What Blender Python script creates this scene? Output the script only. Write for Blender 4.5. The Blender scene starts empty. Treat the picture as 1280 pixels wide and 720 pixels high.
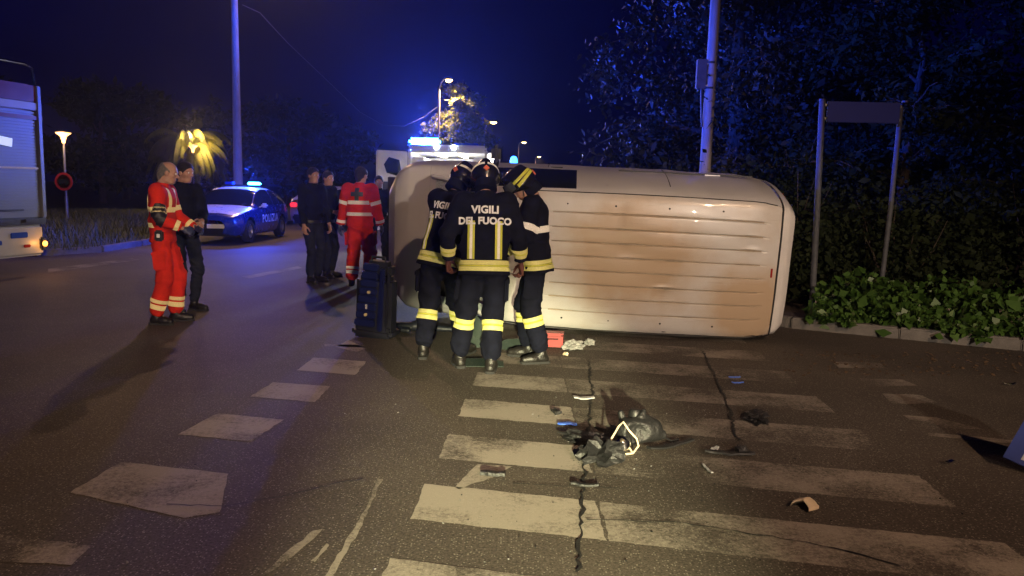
import bpy, bmesh, math, random
import numpy as np
from mathutils import Vector, Matrix, Euler
from mathutils.bvhtree import BVHTree

SC = bpy.context.scene
COL = SC.collection
PI = math.pi
rnd = random.Random(11)

# ------------------------------------------------------------------ camera
F = 1000.0 / 1280.0
PITCH = math.atan(0.127)
ROLL = 0.022
EYE = 1.60
cam = bpy.data.cameras.new('camera')
cam.sensor_width = 36.0
cam.lens = 36.0 * F
cam.clip_start = 0.05
cam.clip_end = 2000.0
cam_ob = bpy.data.objects.new('camera', cam)
COL.objects.link(cam_ob)
CAM_R = Matrix.Rotation(PI / 2 - PITCH, 3, 'X') @ Matrix.Rotation(ROLL, 3, 'Z')
cam_ob.matrix_world = Matrix.Translation((0, 0, EYE)) @ CAM_R.to_4x4()
SC.camera = cam_ob


def ray(u, v):
    return CAM_R @ Vector(((u - 640) / 1000.0, (360 - v) / 1000.0, -1.0))


def gp(u, v, z=0.0):
    """Where the line of sight through a photograph pixel meets the height z."""
    d = ray(u, v)
    t = (z - EYE) / d.z
    return Vector((d.x * t, d.y * t, z))


def at(u, v, y):
    d = ray(u, v)
    t = y / d.y
    return Vector((d.x * t, y, EYE + d.z * t))


# ------------------------------------------------------------------ night sky
world = bpy.data.worlds.new('World')
SC.world = world
world.use_nodes = True
wn = world.node_tree.nodes
wl = world.node_tree.links
wn.clear()
w_out = wn.new('ShaderNodeOutputWorld')
w_bg = wn.new('ShaderNodeBackground')
w_sky = wn.new('ShaderNodeTexSky')
w_sky.sky_type = 'NISHITA'
w_sky.sun_disc = False
w_sky.sun_elevation = math.radians(-5.0)
w_sky.sun_rotation = math.radians(200.0)
w_sky.air_density = 1.0
w_sky.dust_density = 0.5
w_sky.ozone_density = 4.0
w_mix = wn.new('ShaderNodeMix')
w_mix.data_type = 'RGBA'
w_mix.inputs[0].default_value = 0.85
w_mix.inputs[7].default_value = (0.003, 0.003, 0.11, 1)      # town glow in the night air
wl.new(w_sky.outputs[0], w_mix.inputs[6])
wl.new(w_mix.outputs[2], w_bg.inputs['Color'])
w_bg.inputs['Strength'].default_value = 0.13
wl.new(w_bg.outputs[0], w_out.inputs['Surface'])

SC.view_settings.view_transform = 'Standard'
SC.view_settings.look = 'None'
SC.view_settings.exposure = 0.0
SC.view_settings.gamma = 1.0
SC.cycles.max_bounces = 6
SC.cycles.volume_bounces = 0
SC.cycles.transparent_max_bounces = 12
SC.cycles.use_denoising = True


def lamp(kind, name, loc, power, col, size=0.1, parent=None, aim=None, angle=None, blend=0.6):
    l = bpy.data.lights.new(name, kind)
    l.energy = power
    l.color = col
    l.shadow_soft_size = size
    o = bpy.data.objects.new(name, l)
    COL.objects.link(o)
    if parent is not None:
        o.parent = parent
    o.location = loc
    if kind == 'SPOT':
        l.spot_size = angle
        l.spot_blend = blend
        o.rotation_euler = (Vector(aim) - Vector(loc)).to_track_quat('-Z', 'Y').to_euler()
    return o


# lamps of the rescue vehicle standing behind the photographer: one narrow beam on the road, one low wide flood
lamp('SPOT', 'rescue_headlight', (0.35, -9.0, 2.4), 39000, (1.0, 0.93, 0.54), 0.10,
     aim=(0.06, 3.5, 0.0), angle=math.radians(11.5), blend=0.9)
FLOOD = Vector((3.35, -5.8, 2.75))
o_ = lamp('SPOT', 'rescue_floodlight', FLOOD, 3700, (1.0, 0.78, 0.60), 0.08,
          aim=(0.4, 8.9, 0.62), angle=math.radians(56), blend=0.5)
o_.scale = (1.0, 0.265, 1.0)          # a flat beam


# ------------------------------------------------------------------ materials
def _n(nt, t, **kw):
    n = nt.nodes.new(t)
    for k, v in kw.items():
        if k.startswith('i_'):
            n.inputs[k[2:].replace('_', ' ')].default_value = v
        else:
            setattr(n, k, v)
    return n


MATS = {}


def mat(name, col, rough=0.5, metal=0.0, var=0.15, vscale=6.0, bump=0.0, bscale=40.0, spec=0.5,
        emit=None, estr=0.0, coat=0.0, trans=0.0, alpha=1.0, col2=None, stretch=None):
    """Principled material with a noise-driven colour, roughness and relief."""
    if name in MATS:
        return MATS[name]
    m = bpy.data.materials.new(name)
    m.use_nodes = True
    nt = m.node_tree
    b = nt.nodes['Principled BSDF']
    b.inputs['Roughness'].default_value = rough
    b.inputs['Metallic'].default_value = metal
    b.inputs['Specular IOR Level'].default_value = spec
    b.inputs['Coat Weight'].default_value = coat
    b.inputs['Transmission Weight'].default_value = trans
    b.inputs['Alpha'].default_value = alpha
    tc = _n(nt, 'ShaderNodeTexCoord')
    src = tc.outputs['Object']
    if stretch:
        mp = _n(nt, 'ShaderNodeMapping')
        mp.inputs['Scale'].default_value = stretch
        nt.links.new(src, mp.inputs[0])
        src = mp.outputs[0]
    if var > 0 or col2:
        nz = _n(nt, 'ShaderNodeTexNoise', i_Scale=vscale, i_Detail=6.0, i_Roughness=0.65)
        nt.links.new(src, nz.inputs['Vector'])
        rp = _n(nt, 'ShaderNodeValToRGB')
        rp.color_ramp.elements[0].position = 0.3
        rp.color_ramp.elements[1].position = 0.7
        c = Vector(col)
        c2 = Vector(col2) if col2 else c * (1 + var)
        c1 = c if col2 else c * (1 - var)
        rp.color_ramp.elements[0].color = (*c1, 1)
        rp.color_ramp.elements[1].color = (*c2, 1)
        nt.links.new(nz.outputs[0], rp.inputs[0])
        nt.links.new(rp.outputs[0], b.inputs['Base Color'])
        mr = _n(nt, 'ShaderNodeMapRange')
        mr.inputs[3].default_value = max(0.02, rough - 0.08)
        mr.inputs[4].default_value = min(1.0, rough + 0.1)
        nt.links.new(nz.outputs[0], mr.inputs[0])
        nt.links.new(mr.outputs[0], b.inputs['Roughness'])
    else:
        b.inputs['Base Color'].default_value = (*col, 1)
    if bump > 0:
        nb = _n(nt, 'ShaderNodeTexNoise', i_Scale=bscale, i_Detail=5.0)
        nt.links.new(src, nb.inputs['Vector'])
        bp = _n(nt, 'ShaderNodeBump')
        bp.inputs['Strength'].default_value = bump
        bp.inputs['Distance'].default_value = 0.02
        nt.links.new(nb.outputs[0], bp.inputs['Height'])
        nt.links.new(bp.outputs[0], b.inputs['Normal'])
    if emit:
        b.inputs['Emission Color'].default_value = (*emit, 1)
        b.inputs['Emission Strength'].default_value = estr
    MATS[name] = m
    return m


def retro_mat(name, col, gain=0.8):
    """Glass-bead tape: a diffuse cloth with a lobe that sends light back to where it came from."""
    if name in MATS:
        return MATS[name]
    m = bpy.data.materials.new(name)
    m.use_nodes = True
    nt = m.node_tree
    b = nt.nodes['Principled BSDF']
    b.inputs['Roughness'].default_value = 0.5
    nz = _n(nt, 'ShaderNodeTexNoise', i_Scale=30.0, i_Detail=4.0)
    rp = _n(nt, 'ShaderNodeValToRGB')
    rp.color_ramp.elements[0].position = 0.35
    rp.color_ramp.elements[0].color = (*(Vector(col) * 0.7), 1)
    rp.color_ramp.elements[1].position = 0.6
    rp.color_ramp.elements[1].color = (*col, 1)
    nt.links.new(nz.outputs[0], rp.inputs[0])
    nt.links.new(rp.outputs[0], b.inputs['Base Color'])
    g = _n(nt, 'ShaderNodeBsdfGlossy')
    g.inputs['Roughness'].default_value = 0.68
    geo = _n(nt, 'ShaderNodeNewGeometry')
    nt.links.new(geo.outputs['Incoming'], g.inputs['Normal'])
    nt.links.new(rp.outputs[0], g.inputs['Color'])
    mx = _n(nt, 'ShaderNodeMixShader')
    mx.inputs[0].default_value = gain
    nt.links.new(b.outputs[0], mx.inputs[1])
    nt.links.new(g.outputs[0], mx.inputs[2])
    nt.links.new(mx.outputs[0], nt.nodes['Material Output'].inputs['Surface'])
    MATS[name] = m
    return m


def glow(name, col, strength):
    """The lit face of a lamp."""
    if name in MATS:
        return MATS[name]
    m = bpy.data.materials.new(name)
    m.use_nodes = True
    b = m.node_tree.nodes['Principled BSDF']
    b.inputs['Base Color'].default_value = (*(min(1, c) for c in col), 1)
    b.inputs['Emission Color'].default_value = (*col, 1)
    b.inputs['Emission Strength'].default_value = strength
    MATS[name] = m
    return m


# ------------------------------------------------------------------ mesh helpers
class MB:
    """Collects simple shapes and links them as one mesh object."""

    def __init__(s):
        s.v = []
        s.f = []
        s.m = []

    def add(s, vs, fs, mi=0):
        o = len(s.v)
        s.v += [tuple(v) for v in vs]
        s.f += [tuple(i + o for i in f) for f in fs]
        s.m += [mi] * len(fs)
        return s

    def box(s, c, d, rot=None, mi=0, bev=0.0):
        c = Vector(c)
        hx, hy, hz = d[0] / 2, d[1] / 2, d[2] / 2
        R = Matrix.Identity(3) if rot is None else (Euler(rot).to_matrix() if not isinstance(rot, Matrix) else rot)
        if bev <= 0:
            vs = [c + R @ Vector((x * hx, y * hy, z * hz)) for x in (-1, 1) for y in (-1, 1) for z in (-1, 1)]
            fs = [(0, 1, 3, 2), (4, 6, 7, 5), (0, 4, 5, 1), (2, 3, 7, 6), (0, 2, 6, 4), (1, 5, 7, 3)]
            return s.add(vs, fs, mi)
        bm = bmesh.new()
        bmesh.ops.create_cube(bm, size=1.0)
        for v in bm.verts:
            v.co = Vector((v.co.x * d[0], v.co.y * d[1], v.co.z * d[2]))
        bmesh.ops.bevel(bm, geom=list(bm.edges), offset=min(bev, min(d) * 0.45), segments=2, affect='EDGES')
        bm.verts.index_update()
        s.add([c + R @ v.co for v in bm.verts], [[v.index for v in f.verts] for f in bm.faces], mi)
        bm.free()
        return s

    def tube(s, pts, r, n=10, mi=0, caps=True):
        pts = [Vector(p) for p in pts]
        rs = r if isinstance(r, (list, tuple)) else [r] * len(pts)
        vs, fs = [], []
        up = None
        for i, p in enumerate(pts):
            t = (pts[min(i + 1, len(pts) - 1)] - pts[max(i - 1, 0)]).normalized()
            if up is None:
                up = Vector((0, 0, 1)) if abs(t.z) < 0.9 else Vector((1, 0, 0))
            a = t.cross(up).normalized()
            b = a.cross(t).normalized()
            up = b
            for k in range(n):
                an = 2 * PI * k / n
                vs.append(p + (a * math.cos(an) + b * math.sin(an)) * rs[i])
        for i in range(len(pts) - 1):
            for k in range(n):
                k2 = (k + 1) % n
                fs.append((i * n + k, i * n + k2, (i + 1) * n + k2, (i + 1) * n + k))
        if caps:
            fs.append(tuple(range(n))[::-1])
            fs.append(tuple((len(pts) - 1) * n + k for k in range(n)))
        return s.add(vs, fs, mi)

    def lathe(s, prof, c=(0, 0, 0), axis='Z', n=20, mi=0):
        """prof: (radius, height) pairs turned round an axis through c."""
        c = Vector(c)
        vs, fs = [], []
        for r, h in prof:
            for k in range(n):
                a = 2 * PI * k / n
                p = Vector((r * math.cos(a), r * math.sin(a), h))
                if axis == 'X':
                    p = Vector((p.z, p.x, p.y))
                elif axis == 'Y':
                    p = Vector((p.y, p.z, p.x))
                vs.append(c + p)
        for i in range(len(prof) - 1):
            for k in range(n):
                k2 = (k + 1) % n
                fs.append((i * n + k, i * n + k2, (i + 1) * n + k2, (i + 1) * n + k))
        if prof[0][0] > 1e-5:
            fs.append(tuple(range(n))[::-1])
        if prof[-1][0] > 1e-5:
            fs.append(tuple((len(prof) - 1) * n + k for k in range(n)))
        return s.add(vs, fs, mi)

    def prism(s, poly, origin, ux, uy, depth, mi=0):
        """A flat outline (list of 2-D points) given thickness."""
        o, ux, uy = Vector(origin), Vector(ux), Vector(uy)
        nz = ux.cross(uy).normalized() * depth
        n = len(poly)
        vs = [o + ux * x + uy * y for x, y in poly] + [o + ux * x + uy * y + nz for x, y in poly]
        fs = [tuple(range(n))[::-1], tuple(range(n, 2 * n))]
        fs += [(i, (i + 1) % n, (i + 1) % n + n, i + n) for i in range(n)]
        return s.add(vs, fs, mi)

    def build(s, name, mats, parent=None, smooth=False, loc=None, rot=None):
        me = bpy.data.meshes.new(name)
        me.from_pydata([tuple(v) for v in s.v], [], s.f)
        mats = mats if isinstance(mats, (list, tuple)) else [mats]
        for m in mats:
            me.materials.append(m)
        if len(mats) > 1:
            me.polygons.foreach_set('material_index', s.m)
        fix_normals(me)
        o = link(name, me, parent)
        if smooth:
            smooth_by_angle(me)
        if loc is not None:
            o.location = loc
        if rot is not None:
            o.rotation_euler = rot
        return o


def fix_normals(me):
    bm = bmesh.new()
    bm.from_mesh(me)
    bmesh.ops.recalc_face_normals(bm, faces=list(bm.faces))
    bm.to_mesh(me)
    bm.free()


def smooth_by_angle(me, ang=40):
    me.polygons.foreach_set('use_smooth', [True] * len(me.polygons))
    try:
        me.set_sharp_from_angle(angle=math.radians(ang))
    except Exception:
        pass
    me.update()


def link(name, me, parent=None):
    o = bpy.data.objects.new(name, me)
    COL.objects.link(o)
    if parent is not None:
        o.parent = parent
    return o


def np_mesh(name, V, Fq, mats, parent=None, smooth=True, mi=None):
    """V (n,3), Fq (m,k) -> object."""
    me = bpy.data.meshes.new(name)
    V = np.asarray(V, dtype=np.float32)
    Fq = np.asarray(Fq, dtype=np.int32)
    k = Fq.shape[1]
    me.vertices.add(len(V))
    me.vertices.foreach_set('co', V.ravel())
    me.loops.add(Fq.size)
    me.loops.foreach_set('vertex_index', Fq.ravel())
    me.polygons.add(len(Fq))
    me.polygons.foreach_set('loop_start', np.arange(0, Fq.size, k, dtype=np.int32))
    me.polygons.foreach_set('loop_total', np.full(len(Fq), k, dtype=np.int32))
    mats = mats if isinstance(mats, (list, tuple)) else [mats]
    for m in mats:
        me.materials.append(m)
    if mi is not None:
        me.polygons.foreach_set('material_index', np.asarray(mi, dtype=np.int32))
    if smooth:
        me.polygons.foreach_set('use_smooth', np.ones(len(Fq), dtype=bool))
    me.update(calc_edges=True)
    return link(name, me, parent)


def tag(o, label=None, cat=None, group=None, kind=None):
    if label:
        o['label'] = label
    if cat:
        o['category'] = cat
    if group:
        o['group'] = group
    if kind:
        o['kind'] = kind
    return o


def thing(name, label, cat, loc=(0, 0, 0), rotz=0.0, group=None):
    o = bpy.data.objects.new(name, None)
    COL.objects.link(o)
    o.location = loc
    o.rotation_euler = (0, 0, rotz)
    o.empty_display_size = 0.3
    return tag(o, label, cat, group)


def kids(o):
    return [c for c in bpy.data.objects if c.parent is o]


def copy_tree(o, parent=None):
    ch = kids(o)
    c = o.copy()
    COL.objects.link(c)
    c.parent = parent
    for k in ch:
        if k.type != 'LIGHT':
            copy_tree(k, c)
        else:
            l = k.copy()
            COL.objects.link(l)
            l.parent = c
    return c
# ------------------------------------------------------------------ ground materials
def asphalt_nodes(nt):
    tc = _n(nt, 'ShaderNodeTexCoord')
    big = _n(nt, 'ShaderNodeTexNoise', i_Scale=0.45, i_Detail=5.0, i_Roughness=0.6)
    fine = _n(nt, 'ShaderNodeTexNoise', i_Scale=75.0, i_Detail=5.0, i_Roughness=0.7)
    vor = _n(nt, 'ShaderNodeTexVoronoi', i_Scale=85.0)
    for q in (big, fine, vor):
        nt.links.new(tc.outputs['Object'], q.inputs['Vector'])
    r1 = _n(nt, 'ShaderNodeValToRGB')
    r1.color_ramp.elements[0].position = 0.3
    r1.color_ramp.elements[0].color = (0.046, 0.041, 0.037, 1)
    r1.color_ramp.elements[1].position = 0.7
    r1.color_ramp.elements[1].color = (0.092, 0.082, 0.072, 1)
    nt.links.new(big.outputs[0], r1.inputs[0])
    r2 = _n(nt, 'ShaderNodeValToRGB')
    r2.color_ramp.elements[0].position = 0.32
    r2.color_ramp.elements[0].color = (0.35, 0.35, 0.35, 1)
    r2.color_ramp.elements[1].position = 0.72
    r2.color_ramp.elements[1].color = (2.1, 2.0, 1.85, 1)
    nt.links.new(fine.outputs[0], r2.inputs[0])
    mx = _n(nt, 'ShaderNodeMix', data_type='RGBA', blend_type='MULTIPLY')
    mx.inputs[0].default_value = 1.0
    nt.links.new(r1.outputs[0], mx.inputs[6])
    nt.links.new(r2.outputs[0], mx.inputs[7])
    # pale aggregate grains
    sp = _n(nt, 'ShaderNodeValToRGB')
    sp.color_ramp.elements[0].position = 0.22
    sp.color_ramp.elements[0].color = (1, 1, 1, 1)
    sp.color_ramp.elements[1].position = 0.42
    sp.color_ramp.elements[1].color = (0, 0, 0, 1)
    nt.links.new(vor.outputs[0], sp.inputs[0])
    m2 = _n(nt, 'ShaderNodeMix', data_type='RGBA')
    ml = _n(nt, 'ShaderNodeMath', operation='MULTIPLY')
    pick = _n(nt, 'ShaderNodeMath', operation='GREATER_THAN')
    sepc = _n(nt, 'ShaderNodeSeparateColor')
    nt.links.new(vor.outputs['Color'], sepc.inputs[0])
    nt.links.new(sepc.outputs[0], pick.inputs[0])
    pick.inputs[1].default_value = 0.72
    nt.links.new(sp.outputs[0], ml.inputs[0])
    nt.links.new(pick.outputs[0], ml.inputs[1])
    nt.links.new(ml.outputs[0], m2.inputs[0])
    nt.links.new(mx.outputs[2], m2.inputs[6])
    m2.inputs[7].default_value = (0.26, 0.24, 0.20, 1)
    hb = _n(nt, 'ShaderNodeMath', operation='ADD')
    nt.links.new(fine.outputs[0], hb.inputs[0])
    nt.links.new(big.outputs[0], hb.inputs[1])
    bp = _n(nt, 'ShaderNodeBump')
    bp.inputs['Strength'].default_value = 0.22
    bp.inputs['Distance'].default_value = 0.008
    nt.links.new(hb.outputs[0], bp.inputs['Height'])
    return tc, m2.outputs[2], bp.outputs[0]


def make_asphalt():
    m = bpy.data.materials.new('asphalt')
    m.use_nodes = True
    nt = m.node_tree
    b = nt.nodes['Principled BSDF']
    b.inputs['Roughness'].default_value = 0.72
    b.inputs['Specular IOR Level'].default_value = 0.22
    tc, c, nrm = asphalt_nodes(nt)
    nt.links.new(c, b.inputs['Base Color'])
    nt.links.new(nrm, b.inputs['Normal'])
    return m


def make_paint(name, keep, col=(0.42, 0.38, 0.32)):
    """Worn road paint: white where it holds, asphalt where it has gone."""
    m = bpy.data.materials.new(name)
    m.use_nodes = True
    nt = m.node_tree
    b = nt.nodes['Principled BSDF']
    b.inputs['Roughness'].default_value = 0.75
    b.inputs['Specular IOR Level'].default_value = 0.25
    tc, c, nrm = asphalt_nodes(nt)
    w1 = _n(nt, 'ShaderNodeTexNoise', i_Scale=34.0, i_Detail=8.0, i_Roughness=0.85)
    w2 = _n(nt, 'ShaderNodeTexNoise', i_Scale=1.7, i_Detail=4.0, i_Roughness=0.6)
    for q in (w1, w2):
        nt.links.new(tc.outputs['Object'], q.inputs['Vector'])
    ad = _n(nt, 'ShaderNodeMath', operation='ADD')
    nt.links.new(w1.outputs[0], ad.inputs[0])
    nt.links.new(w2.outputs[0], ad.inputs[1])
    rp = _n(nt, 'ShaderNodeValToRGB')
    rp.color_ramp.elements[0].position = 0.5 - 0.001
    e = rp.color_ramp.elements
    lo = 1.17 - keep * 0.36
    mr = _n(nt, 'ShaderNodeMapRange')
    mr.inputs[1].default_value = lo - 0.12
    mr.inputs[2].default_value = lo + 0.12
    mr.inputs[3].default_value = 0.0
    mr.inputs[4].default_value = min(1.0, 0.25 + keep * 0.7)
    nt.links.new(ad.outputs[0], mr.inputs[0])
    mx = _n(nt, 'ShaderNodeMix', data_type='RGBA')
    nt.links.new(mr.outputs[0], mx.inputs[0])
    nt.links.new(c, mx.inputs[6])
    mx.inputs[7].default_value = (*col, 1)
    nt.links.new(mx.outputs[2], b.inputs['Base Color'])
    nt.links.new(nrm, b.inputs['Normal'])
    return m


M_ASPHALT = make_asphalt()
PAINT = {k: make_paint('road_paint_' + k, v) for k, v in (('fresh', 0.72), ('worn', 0.62), ('dim', 0.54), ('faded', 0.40))}
M_TAR = mat('tar', (0.012, 0.012, 0.012), rough=0.7, bump=0.4)
M_CONC = mat('kerb_concrete', (0.13, 0.125, 0.115), rough=0.85, var=0.25, vscale=9, bump=0.4, bscale=60)
M_SOIL = mat('soil', (0.035, 0.026, 0.018), rough=0.95, var=0.4, bump=0.6, bscale=20)
M_TURF = mat('turf', (0.030, 0.045, 0.014), rough=0.95, var=0.4, vscale=3, bump=0.6, bscale=30)

# ------------------------------------------------------------------ road
road = MB().add([(-240, -60, 0), (240, -60, 0), (240, 240, 0), (-240, 240, 0)], [(0, 1, 2, 3)]).build('road', M_ASPHALT)
tag(road, kind='structure')


def jitter_poly(pts, step=0.045, amp=0.006, seed=0):
    r = random.Random(seed)
    out = []
    n = len(pts)
    for i in range(n):
        a, b = Vector(pts[i]), Vector(pts[(i + 1) % n])
        k = max(1, int((b - a).length / step))
        for j in range(k):
            p = a.lerp(b, j / k)
            out.append((p.x + r.uniform(-amp, amp), p.y + r.uniform(-amp, amp), 0.002))
    return out


def marking(name, pts, wear, seed):
    poly = jitter_poly(pts, seed=seed)
    bm = bmesh.new()
    f = bm.faces.new([bm.verts.new(p) for p in poly])
    if f.calc_area() and f.normal.z < 0:
        f.normal_flip()
    bmesh.ops.triangulate(bm, faces=[f])
    me = bpy.data.meshes.new(name)
    bm.to_mesh(me)
    bm.free()
    me.materials.append(PAINT[wear])
    return link(name, me, road)


for i in range(8):
    t = 3.27 + 0.872 * i
    xl, xr = -0.50 + 0.055 * i, 2.26 + 0.035 * i
    sl = -0.215
    top_l, bot_l = t, t - 0.46
    xm = 0.46 + rnd.uniform(-.03, .03)            # the old joint in the road: beyond it the paint has nearly gone
    for x0, x1, w in ((xl, xm - .008, 'fresh' if 1 <= i <= 3 else 'worn' if i in (0, 4) else 'faded'), (xm + .008, xr, 'faded' if i != 1 else 'dim')):
        k0, k1 = sl * (x0 - xl), sl * (x1 - xl)
        marking('zebra_stripe', [(x0 - (.02 if x0 == xl else 0), bot_l + k0, 0), (x1, bot_l + k1, 0), (x1 + (.03 if x1 == xr else 0), top_l + k1, 0), (x0, top_l + k0, 0)], w, 40 + i)
SQ = [([(222, 543), (272, 517), (354, 525), (314, 552)], 'fresh'),
      ([(313, 496), (342, 478), (413, 483), (394, 503)], 'fresh'),
      ([(371, 463), (392, 447), (458, 452), (444, 469)], 'fresh'),
      ([(420, 434), (435, 425), (458, 436), (445, 440)], 'fresh'),
      ([(87, 616), (151, 578), (285, 592), (275, 640), (230, 648)], 'worn'),
      ([(-40, 665), (113, 682), (90, 706), (-40, 700)], 'dim'),
      ([(1040, 452), (1100, 454), (1107, 460), (1049, 460)], 'faded'),
      ([(1073, 473), (1129, 475), (1147, 482), (1080, 484)], 'faded'),
      ([(1102, 492), (1151, 494), (1173, 504), (1116, 506)], 'faded'),
      ([(1129, 519), (1169, 522), (1227, 536), (1151, 536)], 'faded')]
for i, (q, w) in enumerate(SQ):
    marking('crossing_square', [gp(*p) for p in q], w, 70 + i)
LN = [([(1160, 541), (1290, 552), (1290, 557), (1160, 545)], 'faded'),
      ([(302, 346), (372, 333), (378, 335), (312, 348)], 'worn'),
      ([(60, 336), (165, 323), (175, 325), (60, 341)], 'faded'),
      ([(405, 430), (470, 432), (470, 435), (405, 433)], 'faded')]
for i, (q, w) in enumerate(LN):
    marking('lane_line', [gp(*p) for p in q], w, 90 + i)
# scuffs scraped into the road by the sliding van
for i, q in enumerate([[(472, 598), (478, 600), (447, 668), (414, 722), (406, 722), (440, 664), (462, 626)],
                       [(392, 664), (404, 662), (372, 690), (338, 716), (330, 716), (356, 692)],
                       [(408, 680), (412, 682), (394, 702), (389, 702)],
                       [(598, 580), (640, 583), (618, 596), (573, 612), (569, 610), (586, 590)]]):
    marking('scrape', [gp(*p) for p in q], 'worn', 120 + i)


def crack(px, w, seed):
    r = random.Random(seed)
    pts = [gp(*p) for p in px]
    path = []
    for a, b in zip(pts, pts[1:]):
        k = max(2, int((b - a).length / 0.05))
        for j in range(k):
            p = a.lerp(b, j / k)
            path.append(Vector((p.x + r.uniform(-.016, .016), p.y + r.uniform(-.01, .01), 0.008)))
    vs, fs = [], []
    for i, p in enumerate(path):
        q = path[min(i + 1, len(path) - 1)] - path[max(i - 1, 0)]
        nrm = Vector((-q.y, q.x, 0)).normalized() * w * r.uniform(0.3, 1.3)
        vs += [p + nrm, p - nrm]
        if i:
            fs.append((2 * i - 2, 2 * i - 1, 2 * i + 1, 2 * i))
    MB().add(vs, fs).build('crack', M_TAR, road)


crack([(736, 452), (740, 490), (735, 540), (730, 600), (728, 660), (722, 725)], 0.009, 1)
crack([(878, 440), (893, 470), (910, 510), (925, 556)], 0.012, 2)
crack([(210, 632), (280, 634), (350, 622), (420, 606), (470, 596)], 0.005, 3)
crack([(735, 650), (850, 655), (960, 672), (1060, 690), (1150, 716)], 0.005, 4)
crack([(640, 606), (735, 610), (820, 612)], 0.004, 5)

# ------------------------------------------------------------------ verges and kerbs
K_R = [(16, 2.6), (9, 6.3), (5.4, 8.35), (3.35, 9.45), (2.7, 10.2), (2.5, 11.5), (2.4, 16), (1.7, 26), (0, 40), (0.2, 70), (4.5, 110), (10, 160), (22, 235)]
K_L = [(-120, 12), (-40, 14), (-12, 15.2), (-9.6, 16.0), (-8.9, 17.2), (-8.9, 19), (-9.4, 24), (-8.6, 30), (-8.2, 48), (-7, 75), (-3.4, 112), (1, 160), (12, 235)]


def resample(P, step=1.0):
    out = []
    for a, b in zip(P, P[1:]):
        a, b = Vector(a), Vector(b)
        k = max(1, int((b - a).length / step))
        out += [a.lerp(b, j / k) for j in range(k)]
    out.append(Vector(P[-1]))
    return out


def verge(name, P, far, material):
    n = len(P)
    vs = [(p[0], p[1], 0.115) for p in P] + [(f[0], f[1], 0.115) for f in far]
    bm = bmesh.new()
    f = bm.faces.new([bm.verts.new(v) for v in vs])
    bmesh.ops.triangulate(bm, faces=[f])
    me = bpy.data.meshes.new(name)
    bm.to_mesh(me)
    bm.free()
    me.materials.append(material)
    fix_normals(me)
    o = link(name, me)
    return tag(o, kind='structure')


verge('planting_bed', K_R, [(230, 235), (230, 2.6)], M_SOIL)
verge('grass_verge', K_L, [(-230, 235), (-230, 12)], M_TURF)


def kerb(P, side):
    """Kerb stones laid end to end, each a stone of its own near the camera."""
    root = tag(bpy.data.objects.new('kerb', None), kind='structure')
    COL.objects.link(root)
    Q = [p for p in resample(P, 1.0) if p.y < 45]
    for a, b in zip(Q, Q[1:]):
        d = b - a
        L = d.length
        if L < 0.05 or abs(a.x) > 25:
            continue
        ang = math.atan2(d.y, d.x)
        c = (a + b) / 2
        MB().box((0, 0, 0), (L - 0.006, 0.15, 0.30), bev=0.018).build('kerb_stone', M_CONC, root, True,
                 (c.x, c.y, -0.022 + rnd.uniform(-.004, .004)), (0, 0, ang))


kerb(K_R, 1)
kerb(K_L, -1)

# ------------------------------------------------------------------ foliage
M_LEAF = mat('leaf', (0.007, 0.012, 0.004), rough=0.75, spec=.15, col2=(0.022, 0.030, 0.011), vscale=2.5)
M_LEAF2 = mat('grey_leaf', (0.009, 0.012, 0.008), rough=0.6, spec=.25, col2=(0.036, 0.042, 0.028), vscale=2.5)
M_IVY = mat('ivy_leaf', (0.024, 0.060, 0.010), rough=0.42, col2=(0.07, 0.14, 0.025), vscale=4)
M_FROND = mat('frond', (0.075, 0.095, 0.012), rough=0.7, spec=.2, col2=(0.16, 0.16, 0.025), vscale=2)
M_BARK = mat('bark', (0.06, 0.045, 0.032), rough=0.9, var=0.4, bump=0.8, bscale=14, stretch=(4, 4, 0.7))
M_GRASS = mat('grass_blade', (0.035, 0.05, 0.014), rough=0.6, col2=(0.09, 0.09, 0.03), vscale=2)


def leaf_quads(P, size, rng, droop=0.0, aspect=2.2, out=None):
    """A pointed four-cornered leaf at each point of P."""
    n = len(P)
    d = rng.normal(size=(n, 3))
    if out is not None:
        d = d * 0.8 + out
    d[:, 2] = d[:, 2] * (1 - droop) - droop * 1.3
    d /= np.linalg.norm(d, axis=1)[:, None]
    r = rng.normal(size=(n, 3))
    s = np.cross(d, r)
    s /= np.linalg.norm(s, axis=1)[:, None] + 1e-9
    nn = np.cross(d, s)
    L = (size * rng.lognormal(-.1, .38, n))[:, None]
    W = L / aspect
    V = np.stack([P, P + d * L * 0.45 + s * W * 0.5 + nn * W * 0.15, P + d * L, P + d * L * 0.45 - s * W * 0.5 + nn * W * 0.15], 1)
    Fq = np.arange(n * 4).reshape(n, 4)
    return V.reshape(-1, 3), Fq


def limb_path(p0, d, L, rng, n=6, bend=0.25, droop=0.0):
    pts = [np.array(p0, float)]
    d = np.array(d, float)
    for i in range(n):
        d = d + rng.normal(size=3) * bend * 0.35
        d[2] -= droop * i / n
        d /= np.linalg.norm(d)
        pts.append(pts[-1] + d * L / n)
    return pts


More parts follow.
